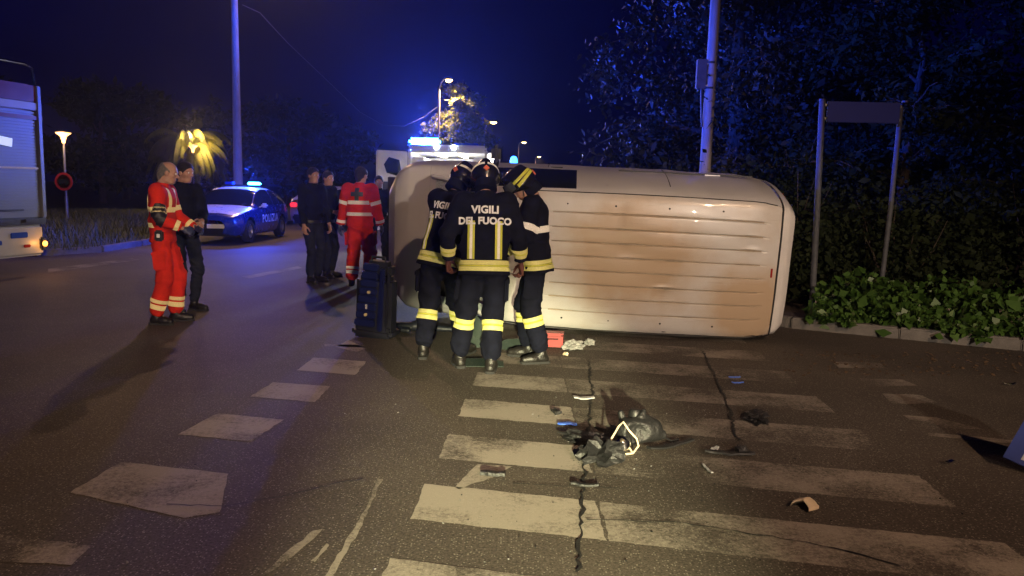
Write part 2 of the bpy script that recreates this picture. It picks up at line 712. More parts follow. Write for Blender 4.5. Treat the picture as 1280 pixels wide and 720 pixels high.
def build_tree(name, label, cat, loc, h, spread, n_leaf, leaf, seed, clear=0.3, droop=0.0, leafmat=None, group=None,
               trunk_r=0.14, n_limb=11, lean=(0, 0), rz=0.0, hang=0.0):
    rng = np.random.default_rng(seed)
    t = thing(name, label, cat, loc, rz, group)
    tr = MB()
    top = [(0, 0, -0.2)]
    for i in range(1, 9):
        f = i / 8
        top.append((lean[0] * f + rng.normal() * 0.04 * h / 5, lean[1] * f + rng.normal() * 0.04 * h / 5, h * 0.9 * f))
    tr.tube(top, [trunk_r * (1 - 0.85 * i / 8) + 0.012 for i in range(9)], 9)
    tips = []
    for k in range(n_limb):
        f = clear + (0.95 - clear) * (k + rng.uniform(0, .6)) / n_limb
        i = min(7, int(f * 8))
        base = np.array(top[i]) + (np.array(top[i + 1]) - np.array(top[i])) * (f * 8 - i)
        a = k * 2.4 + rng.uniform(-.5, .5)
        L = spread * (1.05 - 0.55 * abs(f - 0.45)) * rng.uniform(0.75, 1.15) * (1.0 if f < 0.8 else 0.7)
        d = np.array([math.cos(a), math.sin(a), rng.uniform(0.15, 0.75)])
        P = limb_path(base, d, L, rng, 6, 0.35, droop)
        tr.tube(P, [max(0.012, trunk_r * 0.42 * (1 - f * 0.5) * (1 - j / 6.5)) for j in range(7)], 6)
        for j in range(2, 7):
            tips.append((P[j], 0.22 * spread))
            for _ in range(2):
                dd = rng.normal(size=3)
                dd[2] = abs(dd[2]) * 0.5 - droop
                Q = limb_path(P[j], dd, spread * 0.3 * rng.uniform(.6, 1.2), rng, 3, 0.4, droop)
                tr.tube(Q, [0.012, 0.010, 0.007, 0.004], 4)
                tips.append((Q[-1], 0.17 * spread))
                tips.append((Q[1], 0.14 * spread))
    tr.build('trunk', M_BARK, t, True)
    C = np.array([c for c, r in tips])
    R = np.array([r for c, r in tips])
    wgt = rng.exponential(1.0, len(C)) ** 1.4 + .05
    wgt /= wgt.sum()
    idx = rng.choice(len(C), n_leaf, p=wgt)
    off = rng.normal(size=(n_leaf, 3)) * 0.5
    off[:, 2] *= 0.75
    if hang:
        off[:, 2] -= np.abs(rng.normal(size=n_leaf)) * hang
    P = C[idx] + off * R[idx][:, None]
    P[:, 2] = np.maximum(P[:, 2], 0.15)
    V, Fq = leaf_quads(P, leaf, rng, droop=droop)
    np_mesh('crown', V, Fq, leafmat or M_LEAF, t, smooth=False)
    return t


def build_shrub(name, label, cat, loc, rx, ry, h, n_leaf, leaf, seed, leafmat=None, group=None, rz=0.0):
    rng = np.random.default_rng(seed)
    t = thing(name, label, cat, loc, rz, group)
    st = MB()
    ends = []
    for k in range(12):
        a = rng.uniform(0, 2 * PI)
        q = rng.uniform(0.3, 1.0)
        P = limb_path((0, 0, -.05), (math.cos(a) * rx * q, math.sin(a) * ry * q, h * rng.uniform(.5, 1)), h * rng.uniform(.6, 1.0), rng, 5, 0.3)
        st.tube(P, [0.018, .016, .013, .01, .007, .004], 5)
        ends += P[1:]
    st.build('stem', M_BARK, t, True)
    nc = 46
    a = rng.uniform(0, 2 * PI, nc)
    q = np.sqrt(rng.uniform(0, 1, nc))
    C = np.stack([rx * q * np.cos(a), ry * q * np.sin(a), h * (0.12 + 0.8 * rng.uniform(0, 1, nc) * (1.05 - 0.5 * q))], 1)
    idx = rng.integers(0, nc, n_leaf)
    P = C[idx] + rng.normal(size=(n_leaf, 3)) * np.array([rx, ry, h]) * 0.13
    P[:, 2] = np.maximum(P[:, 2], 0.03)
    V, Fq = leaf_quads(P, leaf, rng, droop=0.2, aspect=1.7)
    np_mesh('foliage', V, Fq, leafmat or M_LEAF, t, smooth=False)
    return t


# big trees on the right, behind the planting bed
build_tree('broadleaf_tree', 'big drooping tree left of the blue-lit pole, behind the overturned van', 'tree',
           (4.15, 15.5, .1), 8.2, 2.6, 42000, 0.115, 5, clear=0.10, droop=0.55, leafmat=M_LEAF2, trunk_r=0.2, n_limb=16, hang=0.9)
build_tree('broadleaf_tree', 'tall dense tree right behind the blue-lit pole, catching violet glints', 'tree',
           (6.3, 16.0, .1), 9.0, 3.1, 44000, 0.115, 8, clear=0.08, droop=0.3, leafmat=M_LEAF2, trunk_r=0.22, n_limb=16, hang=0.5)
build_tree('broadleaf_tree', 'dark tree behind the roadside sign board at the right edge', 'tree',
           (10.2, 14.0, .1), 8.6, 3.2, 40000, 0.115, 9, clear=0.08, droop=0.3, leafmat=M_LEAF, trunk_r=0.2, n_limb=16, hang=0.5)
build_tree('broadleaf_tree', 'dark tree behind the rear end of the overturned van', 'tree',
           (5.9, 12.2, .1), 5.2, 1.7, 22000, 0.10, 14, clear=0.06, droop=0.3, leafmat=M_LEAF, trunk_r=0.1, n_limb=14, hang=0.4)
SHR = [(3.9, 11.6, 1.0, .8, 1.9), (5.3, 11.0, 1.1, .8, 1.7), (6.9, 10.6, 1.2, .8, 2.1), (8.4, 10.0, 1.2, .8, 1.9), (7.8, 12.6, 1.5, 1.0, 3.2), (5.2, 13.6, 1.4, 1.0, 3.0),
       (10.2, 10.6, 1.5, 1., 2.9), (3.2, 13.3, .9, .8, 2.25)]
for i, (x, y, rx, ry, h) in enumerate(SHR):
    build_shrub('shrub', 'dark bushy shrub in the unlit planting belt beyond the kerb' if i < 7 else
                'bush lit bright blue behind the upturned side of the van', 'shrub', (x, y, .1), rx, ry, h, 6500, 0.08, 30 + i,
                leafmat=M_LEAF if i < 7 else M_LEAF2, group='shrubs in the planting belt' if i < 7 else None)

# leafy ground cover along the right-hand kerb
rng = np.random.default_rng(3)
kp = np.array([[p.x, p.y] for p in resample(K_R, 0.05) if 7.0 < p.y < 11 and p.x < 9])
ii = rng.integers(0, len(kp), 15000)
dep = np.abs(rng.normal(size=15000)) * 1.15 - 0.14
nx = np.array([0.46, 0.89])
clump = 0.5 + 0.5 * np.sin(kp[ii, 0] * 4.3) * np.cos(kp[ii, 0] * 1.7 + dep * 3)
z = 0.11 + rng.uniform(0, 1, 15000) ** 1.4 * (0.14 + 0.32 * np.clip(dep * 1.5, 0, 1)) * (0.45 + 0.75 * clump)
keep = (kp[ii, 0] > 3.5) & ((dep > 0.02) | (np.sin(kp[ii, 0] * 5.2 + 1.0) > 0.35))
P = np.stack([kp[ii, 0] + nx[0] * dep, kp[ii, 1] + nx[1] * dep, z], 1)[keep]
V, Fq = leaf_quads(P, 0.085, rng, droop=0.1, aspect=1.25, out=np.array([-.3, -.7, .35]))
tag(np_mesh('ground_cover', V, Fq, M_IVY, smooth=False), 'bright green leafy ground cover spilling over the right-hand kerb', 'ground cover', kind='stuff')

# rough grass on the left verge
n = 9000
gx = rng.uniform(-24, -8.9, n)
gy = 16.3 + rng.uniform(0, 1, n) ** 1.5 * 16 + np.maximum(0, -9.6 - gx) * 0.02
P = np.stack([gx, gy, np.full(n, 0.11)], 1)
d = rng.normal(size=(n, 3)) * 0.35
d[:, 2] = 1
H = rng.uniform(0.10, 0.34, n)[:, None] * (0.7 + 0.6 * np.sin(gx * 1.3)[:, None] ** 2)
s = rng.normal(size=(n, 3)) * np.array([1, 1, 0])
s /= np.linalg.norm(s, axis=1)[:, None]
V = np.stack([P - s * .012, P + s * .012, P + d * H * .6 + s * .008, P + d * H], 1).reshape(-1, 3)
tag(np_mesh('grass', V, np.arange(n * 4).reshape(n, 4), M_GRASS, smooth=False), 'rough grass on the verge beyond the road', 'grass', kind='stuff')

# dark tree belt along the far left and behind
proto = []
FT = [(-30, 42, 1.0), (-24, 47, 1.15), (-19, 50, .95), (-35, 50, 1.2), (-14.5, 52, 1.1), (-12, 58, .9), (-41, 44, 1.1), (-27, 56, 1.25),
      (8.5, 42, .85), (10, 36, .95), (12, 56, 1.1), (16, 72, 1.2), (6.5, 30, .6), (12, 30, 1.0)]
for i, (x, y, s_) in enumerate(FT):
    if i < 3:
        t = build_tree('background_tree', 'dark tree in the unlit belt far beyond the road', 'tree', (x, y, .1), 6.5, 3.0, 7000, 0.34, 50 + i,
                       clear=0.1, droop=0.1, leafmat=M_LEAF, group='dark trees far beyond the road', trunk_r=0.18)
        proto.append(t)
    else:
        t = copy_tree(proto[i % 3])
        t.location = (x, y, .1)
    t.scale = (s_, s_, s_)
    t.rotation_euler = (0, 0, i * 1.3)

# tree lit by the nearest far street lamp
build_tree('street_tree', 'slender tree lit yellow by the street lamp above the ambulance', 'tree', (-3.2, 48.9, .1), 8.6, 2.0, 13000, 0.22, 71,
           clear=0.35, droop=0.35, leafmat=M_FROND, trunk_r=0.1, n_limb=10)

# palm beside the park lamp
pl = thing('palm_tree', 'drooping palm lit yellow by the park lamp behind the two men on the left', 'palm', (-17.2, 42.6, .1))
tb = MB()
tb.tube([(0, 0, -.2), (.05, 0, 1.0), (.02, .03, 2.3), (0, 0, 3.0)], [.26, .2, .18, .2], 10)
tb.build('trunk', M_BARK, pl, True)
rng = np.random.default_rng(8)
for k in range(80):
    a = k * 2.399
    el = rng.uniform(.1, 1.25)
    p = np.array([0, 0, 3.0])
    dv = np.array([math.cos(a) * math.cos(el), math.sin(a) * math.cos(el), math.sin(el)])
    V, Q = [], []
    L = rng.uniform(2.2, 3.1)
    nseg = 14
    pts = []
    for i in range(nseg + 1):
        pts.append(p.copy())
        p = p + dv * L / nseg
        dv = dv + np.array([0, 0, -0.20])
        dv /= np.linalg.norm(dv)
    fr = MB()
    fr.tube(pts, [.02 * (1 - i / 16) for i in range(nseg + 1)], 4)
    side = np.array([-math.sin(a), math.cos(a), 0])
    for i in range(2, nseg + 1):
        for sg in (-1, 1):
            for q in (0, .5):
                b = pts[i] * (1 - q) + pts[i - 1] * q
                tip = b + (side * sg * 0.75 + np.array([0, 0, -.95]) + (pts[i] - pts[i - 1]) * 2) * 0.5 * (1.1 - 0.6 * i / nseg)
                w = (pts[i] - pts[i - 1]) * 0.36
                fr.add([b - w, b + w, tip], [(0, 1, 2)])
    fr.build('frond', M_FROND, pl)
# ------------------------------------------------------------------ street furniture
M_POLE = mat('pole_concrete', (0.30, 0.27, 0.24), rough=0.8, var=0.2, bump=0.3, bscale=30, stretch=(3, 3, .6))
M_POST = mat('post_paint', (0.06, 0.065, 0.075), rough=0.7, var=0.3, vscale=10)
M_STEEL = mat('galvanised_steel', (0.32, 0.33, 0.34), rough=0.45, metal=0.7, var=0.2, vscale=8)
M_DARKSTEEL = mat('dark_steel', (0.05, 0.05, 0.055), rough=0.5, metal=0.5)
M_BLACK = mat('black_plastic', (0.012, 0.012, 0.013), rough=0.45, bump=0.15, bscale=80)
M_CABLE = mat('cable', (0.05, 0.05, 0.06), rough=0.6)
SODIUM = (1.0, 0.60, 0.28)
LAMPCOL = (1.0, 0.57, 0.36)
G_LAMP = glow('sodium_lens', (1.0, 0.62, 0.22), 22)
G_LAMPB = glow('park_lamp_lens', (1.0, 0.50, 0.16), 4.5)


def street_lamp(name, label, head, side, h_extra, power, group=None, r=0.07, lens=G_LAMP, lens_r=0.17, col=SODIUM, reach=0.8, aim=None, spread=132):
    base = Vector((head.x - side * reach, head.y, 0.1))
    t = thing(name, label, 'street lamp', base, 0, group)
    hz = head.z - 0.1
    MB().tube([(0, 0, -.2), (0, 0, hz * .5), (0, 0, hz - .5)], [r * 1.3, r, r * .75], 12).build('pole', M_POLE, t, True)
    MB().tube([(0, 0, hz - .55), (side * .12, 0, hz - .15), (side * reach * .5, 0, hz + .06), (side * (reach - .2), 0, hz + .10)], r * .55, 8).build('arm', M_STEEL, t, True)
    MB().lathe([(0.02, .17), (.12, .15), (lens_r + .02, .05), (lens_r + .02, .02)], (side * reach, 0, hz), n=16).build('lamp_housing', M_STEEL, t, True)
    MB().lathe([(lens_r, .018), (lens_r * .9, -.06), (lens_r * .45, -.13), (0.0, -.15)], (side * reach, 0, hz), n=16).build('lamp_lens', lens, t, True)
    if power and aim:
        lamp('SPOT', 'street_lamp_light', (side * reach, 0, hz - .2), power, col, 0.12, t, aim=Vector(aim) - base, angle=math.radians(spread), blend=.7)
    elif power:
        lamp('POINT', 'street_lamp_light', (side * reach, 0, hz - .32), power, col, 0.12, t)
    return t


# concrete pole with the lamp that lights the left half of the road (its head is above the frame)
street_lamp('street_lamp', 'tall pale concrete pole rising out of the frame behind the police car', Vector((-7.9, 27.3, 10.2)), 1, 0, 2700,
            r=0.125, col=LAMPCOL, reach=1.45, aim=(-3.5, 9.0, 0), spread=158)
street_lamp('street_lamp', 'added fill lamp on a pole behind the photographer, outside the picture', Vector((5.6, -9.0, 9.6)), -1, 0, 7000,  # added warm fill for the road, hung on a street-lamp pole
            r=0.10, col=(1.0, .62, .38), reach=1.3, aim=(-.2, 2.7, 0), spread=68)
FAR = [(561, 100, 47.5, 'sodium street lamp glowing beside the yellow-lit tree above the ambulance', 5500),
       (617, 153, 77, 'second lamp of the far row, right of the yellow-lit tree', 500),
       (655, 178, 112, 'third lamp of the far row, above the gap right of the ambulance', 500),
       (674, 196, 160, 'farthest and lowest lamp of the row, just above the upturned van', 1500)]
for u, v, y, lb, pw in FAR:
    street_lamp('street_lamp', lb, at(u, v, y), 1, 0, pw, aim=(at(u, v, y).x + .5, y + (1.0 if y < 60 else -4), 0), spread=120, group='row of far street lamps', r=.07 if y < 60 else .10, lens_r=.2 if y < 60 else .3, reach=.55 if y < 60 else .75)


def park_lamp(label, u, v, d, power):
    hd = at(u, v, d)
    t = thing('park_lamp', label, 'park lamp', (hd.x, d, .1), 0, 'park lamps on the left verge')
    h = hd.z - .1
    MB().tube([(0, 0, -.2), (0, 0, .8), (0, 0, .82), (0, 0, h - .35)], [.06, .06, .042, .038], 10).build('pole', M_STEEL, t, True)
    MB().lathe([(.05, h - .36), (.07, h - .25), (.11, h - .12), (.24, h - .02), (.25, h)], n=16).build('lamp_lens', G_LAMPB, t, True)
    MB().lathe([(.29, h), (.27, h + .04), (.05, h + .09), (0, h + .09)], n=16).build('lamp_cap', M_DARKSTEEL, t, True)
    lamp('POINT', 'park_lamp_light', (.1, -.5, h + (.55 if power > 1000 else -.05)), power, SODIUM, 0.1, t)
    return t


p1 = park_lamp('funnel-headed park lamp with a round road sign on its pole, right of the fire engine', 79, 166, 28.5, 120)
park_lamp('park lamp shining out of the top of the drooping palm', 241, 182, 41.5, 1200)

# round no-lorries sign on the first park lamp
M_SIGNW = mat('sign_white', (0.75, 0.75, 0.75), rough=0.4, var=0.06)
M_SIGNR = mat('sign_red', (0.35, 0.02, 0.02), rough=0.4, var=0.06)
sp = at(81, 227, 28.4)
sg = thing('road_sign', 'round prohibition sign with a dark lorry on white, fixed to the park lamp pole', 'road sign', (sp.x, 28.36, sp.z))
MB().lathe([(.31, 0), (.31, .02), (0, .02)], (0, -.02, 0), 'Y', 28).build('plate', M_SIGNW, sg)
MB().lathe([(.32, -.024), (.32, -.03), (.235, -.03), (.235, -.024)], (0, 0, 0), 'Y', 28).build('ring', M_SIGNR, sg)
lor = MB().prism([(-.17, -.07), (.04, -.07), (.04, .08), (-.17, .08)], (0, -.026, 0), (1, 0, 0), (0, 0, 1), .006)
lor.prism([(.05, -.07), (.16, -.07), (.16, .0), (.12, .05), (.05, .05)], (0, -.026, 0), (1, 0, 0), (0, 0, 1), .006)
for wx in (-.11, .09):
    lor.lathe([(.035, -.026), (.035, -.033), (0, -.033)], (wx, 0, -.085), 'Y', 12)
lor.build('lorry_symbol', M_BLACK, sg)
MB().box((0, .03, 0), (.06, .08, .04)).build('bracket', M_STEEL, sg)

# overhead cable
cb = MB().tube([at(303, 6, 27.2), at(325, 16, 28.5), at(360, 54, 31), at(400, 92, 34.5), at(450, 140, 40), at(478, 156, 43), at(505, 158, 45), at(530, 146, 47), at(549, 132, 47.5)], 0.014, 5)
tag(cb.build('overhead_cable', M_CABLE), 'thin cable sagging from the tall concrete pole to the lamp by the yellow-lit tree', 'cable')

# leaning pole with a box, lit blue, behind the van
b0, b1 = at(880, 232, 13.0), at(897, -40, 13.0)
pd = (b1 - b0)
base = b0 - pd * ((b0.z - .1) / pd.z)
top = b1 + pd * .35
pt = thing('utility_pole', 'slightly leaning round pole lit blue, rising behind the overturned van', 'pole', base)
MB().tube([(-pd * .03), (top - base) * .5, top - base], [.098, .085, .072], 16).build('shaft', M_POLE, pt, True)
mid = at(887, 95, 13.0) - base
dirn = pd.normalized()
rotm = dirn.to_track_quat('Z', 'Y').to_matrix()
MB().box(mid + Vector((-.135, -.02, .02)), (.11, .16, .46), rotm, bev=.012).build('junction_box', M_POST, pt, True)
MB().box(mid + Vector((-.07, -.02, .18)), (.10, .05, .03), rotm).box(mid + Vector((-.07, -.02, -.16)), (.10, .05, .03), rotm).build('bracket', M_STEEL, pt)
for q in (.2, -.19):
    MB().tube([mid + dirn * (q - .015), mid + dirn * (q + .015)], .094, 16).build('strap', M_DARKSTEEL, pt, True)
MB().tube([mid + Vector((-.13, -.05, -.2)), mid + Vector((-.12, -.05, -.45)), mid + Vector((-.09, -.04, -.8))], .018, 6).build('conduit', M_CABLE, pt, True)

# roadside sign board on two posts
q0 = gp(1015, 391, .1)
ps = thing('sign_board', 'long narrow sign board on two grey posts at the planting belt, lit dim blue', 'sign', q0)
pt0 = at(1028, 126, q0.y) - q0
r0 = at(1118, 200, q0.y + .1) - q0
dx = r0.x
MB().tube([(0, 0, -.2), pt0 * .5, pt0], .038, 12).build('post', M_POST, ps, True)
MB().tube([(dx - .06, .1, -.2), (dx, .1, pt0.z * .5), (dx + .03, .1, pt0.z)], .030, 12).build('post', M_POST, ps, True)
M_BOARD = mat('sign_back', (0.022, 0.025, 0.03), rough=0.8, metal=0.0, var=0.15)
bc = (pt0 + Vector((dx + .03, .1, pt0.z))) / 2
MB().box(bc + Vector((0, -.06, -.13)), (dx - .04, .03, .25), bev=.006).build('board', M_BOARD, ps, True)
for zz in (-.05, -.21):
    MB().box(bc + Vector((0, -.035, zz)), (dx, .02, .03)).build('rail', M_STEEL, ps)
for xx in (pt0.x, dx + .03):
    MB().lathe([(.042, 0), (.042, .02), (0, .03)], (xx, .1 if xx > 1 else 0, pt0.z)).build('post_cap', M_DARKSTEEL, ps, True)
# ------------------------------------------------------------------ vehicles
M_VANW = mat('van_white', (0.56, 0.555, 0.54), rough=0.30, var=0.06, vscale=2.2, coat=0.35, bump=0.015, bscale=3)
M_CARDK = mat('police_blue', (0.012, 0.03, 0.12), rough=0.25, var=0.06, coat=0.6)
M_CARWH = mat('car_white', (0.62, 0.62, 0.62), rough=0.28, var=0.05, coat=0.5)
M_CARGR = mat('car_silver', (0.32, 0.32, 0.33), rough=0.28, var=0.05, coat=0.5)
M_GLASS = mat('tinted_glass', (0.012, 0.014, 0.016), rough=0.06, var=0.0, spec=0.7)
M_TYRE = mat('tyre_rubber', (0.018, 0.018, 0.018), rough=0.85, bump=0.3, bscale=60)
M_RIM = mat('alloy_rim', (0.35, 0.35, 0.36), rough=0.35, metal=0.8)
M_CHROME = mat('chrome', (0.6, 0.6, 0.6), rough=0.12, metal=1.0, var=0.05)
M_UNDER = mat('underbody', (0.03, 0.03, 0.032), rough=0.8, var=0.4, bump=0.5)
M_SEAM = mat('rubber_seam', (0.008, 0.008, 0.008), rough=0.7)
M_HEADL = mat('headlight_glass', (0.45, 0.48, 0.5), rough=0.08, var=0.1, spec=0.8)
M_TAILR = mat('tail_red', (0.30, 0.008, 0.008), rough=0.15, var=0.1)
G_TAIL = glow('tail_lit', (1.0, 0.03, 0.02), 1.2)
G_AMBER = glow('amber_lit', (1.0, 0.35, 0.05), 5)
G_BLUE = glow('beacon_lit', (0.02, 0.22, 1.0), 16)
G_BLUEC = glow('beacon_core', (0.10, 0.75, 1.0), 12)
G_WHITE = glow('work_light', (0.85, 0.93, 1.0), 22)
M_BLUEDIM = mat('beacon_off', (0.02, 0.06, 0.35), rough=0.15, var=0.1)
M_PLATE = mat('number_plate', (0.72, 0.72, 0.70), rough=0.4, var=0.05)
BLUE = (0.02, 0.07, 1.0)


def crom(P, t):
    """Interpolate rows of P at fractional index t (monotone cubic)."""
    P = np.asarray(P, float)
    i = np.clip(np.floor(t).astype(int), 0, len(P) - 2)
    f = (t - i)[:, None]
    d = np.diff(P, axis=0)
    m = np.zeros_like(P)
    m[1:-1] = np.where(d[1:] * d[:-1] > 0, 2 * d[1:] * d[:-1] / (d[1:] + d[:-1] + 1e-12), 0)
    m[0], m[-1] = d[0], d[-1]
    a, b, ma, mb = P[i], P[i + 1], m[i], m[i + 1]
    return a * (2 * f**3 - 3 * f**2 + 1) + ma * (f**3 - 2 * f**2 + f) + b * (-2 * f**3 + 3 * f**2) + mb * (f**3 - f**2)


SECN = (3, 5, 8, 10, 12)     # points between the knots of a section


def loft(keys, arches, nx=110, extra_y=None, secn=SECN, zarch=None):
    """keys: rows x, w_bot, z_bot, w_mid, z_mid, w_belt, z_belt, w_edge, z_edge, z_top.
    Returns G[i, j] over half sections (y >= 0) and the knot index of every j."""
    K = np.array(keys, float)
    xs = K[:, 0]
    X = np.linspace(xs[0], xs[-1], nx)
    X = np.sort(np.concatenate([X] + [np.linspace(a - r * 1.02, a + r * 1.02, 25) for a, r in arches] + ([extra_y] if extra_y is not None else [])))
    t = np.interp(X, xs, np.arange(len(xs)))
    R = crom(K, t)
    ts = []
    for k, n in enumerate(secn):
        ts += list(k + np.linspace(0, 1, n, endpoint=False))
    ts = np.array(ts + [5.0])
    G = np.zeros((len(X), len(ts), 3))
    for i in range(len(X)):
        r = R[i]
        sec = np.array([[0.0 + r[1] * .97, r[2]], [r[1], r[2] + .04], [r[3], r[4]], [r[5], r[6]], [r[7], r[8]], [0, r[9]]])
        q = crom(sec, ts)
        # rounded roof edge
        for j, tt in enumerate(ts):
            if tt > 4:
                f = tt - 4
                q[j, 0] = r[7] * (1 - f)
                q[j, 1] = r[8] + (r[9] - r[8]) * (1 - (1 - f) ** 3)
        zb = r[2]
        for a, rr in arches:
            if abs(X[i] - a) < rr:
                zb = max(zb, (zarch or .33) + math.sqrt(rr**2 - (X[i] - a)**2))
        q[:, 1] = np.where(ts < 3, np.maximum(q[:, 1], zb), q[:, 1])
        G[i, :, 0] = X[i]
        G[i, :, 1] = q[:, 0]
        G[i, :, 2] = q[:, 1]
    return X, ts, G


def panel(name, G, mask, m, parent, side=0, off=0.0, thick=0.0, ang=35):
    """Mesh of the loft cells in mask[i, j]; side 0 = both halves, 1 = +y, -1 = -y."""
    nx_, nj, _ = G.shape
    V, Fq = [], []
    for sg in ((1, -1) if side == 0 else (side,)):
        idx = -np.ones((nx_, nj), int)
        used = np.zeros((nx_, nj), bool)
        ci, cj = np.nonzero(mask)
        for a in (0, 1):
            for b in (0, 1):
                used[ci + a, cj + b] = True
        k = np.nonzero(used)
        idx[k] = np.arange(len(k[0])) + len(V)
        pts = G[k].copy()
        pts[:, 1] *= sg
        V += [tuple(p) for p in pts]
        for a, b in zip(ci, cj):
            q = (idx[a, b], idx[a + 1, b], idx[a + 1, b + 1], idx[a, b + 1])
            Fq.append(q if sg > 0 else q[::-1])
    if not Fq:
        return None
    bm = bmesh.new()
    vs = [bm.verts.new(v) for v in V]
    for q in Fq:
        bm.faces.new([vs[i] for i in q])
    bmesh.ops.remove_doubles(bm, verts=bm.verts, dist=1e-4)
    bm.normal_update()
    if off:
        for v, n in [(v, v.normal.copy()) for v in bm.verts]:
            v.co += n * off
    if thick:
        bmesh.ops.solidify(bm, geom=list(bm.faces), thickness=thick)
    me = bpy.data.meshes.new(name)
    bm.to_mesh(me)
    bm.free()
    me.materials.append(m)
    o = link(name, me, parent)
    smooth_by_angle(me, ang)
    return o


def wheel(parent, x, y, r, w, out):
    """Tyre with a rim, hub and spokes; out = +1/-1 is the outer side."""
    wb = MB().lathe([(r * .60, -w / 2), (r * .9, -w / 2), (r * .985, -w * .36), (r, -w * .15), (r, w * .15), (r * .985, w * .36), (r * .9, w / 2), (r * .60, w / 2), (r * .60, -w / 2)],
                    (x, y, r), 'Y', 30)
    ty = wb.build('wheel', M_TYRE, parent, True)
    rm = MB().lathe([(0, -w * .2), (r * .52, -w * .2), (r * .61, -w * .45), (r * .61, w * .45), (r * .52, w * .2), (0, w * .2)], (x, y, r), 'Y', 26)
    for k in range(5):
        a = k * 2 * PI / 5
        c = Vector((x + math.cos(a) * r * .33, y + out * w * .34, r + math.sin(a) * r * .33))
        rm.box(c, (r * .5, w * .12, r * .13), Matrix.Rotation(-a, 3, 'Y'))
    rm.lathe([(r * .12, -w * .42), (r * .12, w * .42)], (x, y, r), 'Y', 12)
    rm.build('rim', M_RIM, ty, True)
    return ty


def text_mesh(s, size, extrude=0.0, res=3, spacing=1.0, bold=0.0):
    cu = bpy.data.curves.new('text', 'FONT')
    cu.body = s
    cu.size = size
    cu.extrude = extrude
    cu.resolution_u = res
    cu.align_x = 'CENTER'
    cu.align_y = 'CENTER'
    cu.space_character = spacing
    cu.offset = bold
    o = bpy.data.objects.new('text', cu)
    COL.objects.link(o)
    dg = bpy.context.evaluated_depsgraph_get()
    me = bpy.data.meshes.new_from_object(o.evaluated_get(dg))
    bpy.data.objects.remove(o)
    bpy.data.curves.remove(cu)
    return me


def project_text(s, size, target, origin, ux, uy, d, m, name='lettering', off=0.006, parent=None, spacing=1.0, bold=0.0, poly=None):
    """Lettering laid on the surface of `target` (a mesh in the same space as origin)."""
    bmt = bmesh.new()
    bmt.from_mesh(target)
    tree = BVHTree.FromBMesh(bmt)
    bmt.free()
    if poly is None:
        me = text_mesh(s, size, 0.0, 3, spacing, bold)
    else:
        me = bpy.data.meshes.new(name)
        me.from_pydata([(x, y, 0) for x, y in poly[0]], [], poly[1])
    bm = bmesh.new()
    bm.from_mesh(me)
    bmesh.ops.triangulate(bm, faces=list(bm.faces))
    for _ in range(2):
        ed = [e for e in bm.edges if e.calc_length() > size * .25]
        if ed:
            bmesh.ops.subdivide_edges(bm, edges=ed, cuts=1)
            bmesh.ops.triangulate(bm, faces=[f for f in bm.faces if len(f.verts) > 3])
    ux, uy, d, origin = Vector(ux), Vector(uy), Vector(d).normalized(), Vector(origin)
    dead = []
    for v in bm.verts:
        p = origin + ux * v.co.x + uy * v.co.y
        hit = tree.ray_cast(p - d * .6, d)
        if hit[0] is None:
            dead.append(v)
        else:
            v.co = hit[0] - d * off
    if dead:
        bmesh.ops.delete(bm, geom=dead, context='VERTS')
    me2 = bpy.data.meshes.new(name)
    bm.to_mesh(me2)
    bm.free()
    me2.materials.append(m)
    return link(name, me2, parent)


# ---------------------------------------------------------------- the white van
#        x     wbot  zbot  wmid  zmid  wbelt zbelt wedge zedge ztop
VAN = [(0.00, .78, .34, .82, .62, .80, 1.08, .60, 1.78, 1.82),
       (0.07, .85, .30, .89, .62, .875, 1.08, .675, 1.84, 1.885),
       (0.40, .90, .28, .945, .62, .935, 1.08, .74, 1.875, 1.925),
       (1.60, .91, .26, .965, .62, .955, 1.08, .755, 1.885, 1.945),
       (2.70, .91, .26, .965, .62, .955, 1.08, .745, 1.87, 1.93),
       (3.05, .91, .26, .96, .62, .95, 1.08, .725, 1.80, 1.87),
       (3.30, .90, .26, .955, .62, .94, 1.07, .71, 1.62, 1.71),
       (3.85, .90, .27, .95, .62, .93, 1.03, .80, 1.17, 1.235),
       (3.95, .90, .27, .945, .62, .925, 1.01, .80, 1.115, 1.17),
       (4.20, .87, .28, .915, .60, .885, .95, .80, 1.02, 1.07),
       (4.38, .78, .30, .81, .58, .77, .84, .68, .91, .95),
       (4.50, .58, .36, .60, .54, .56, .68, .48, .73, .75)]


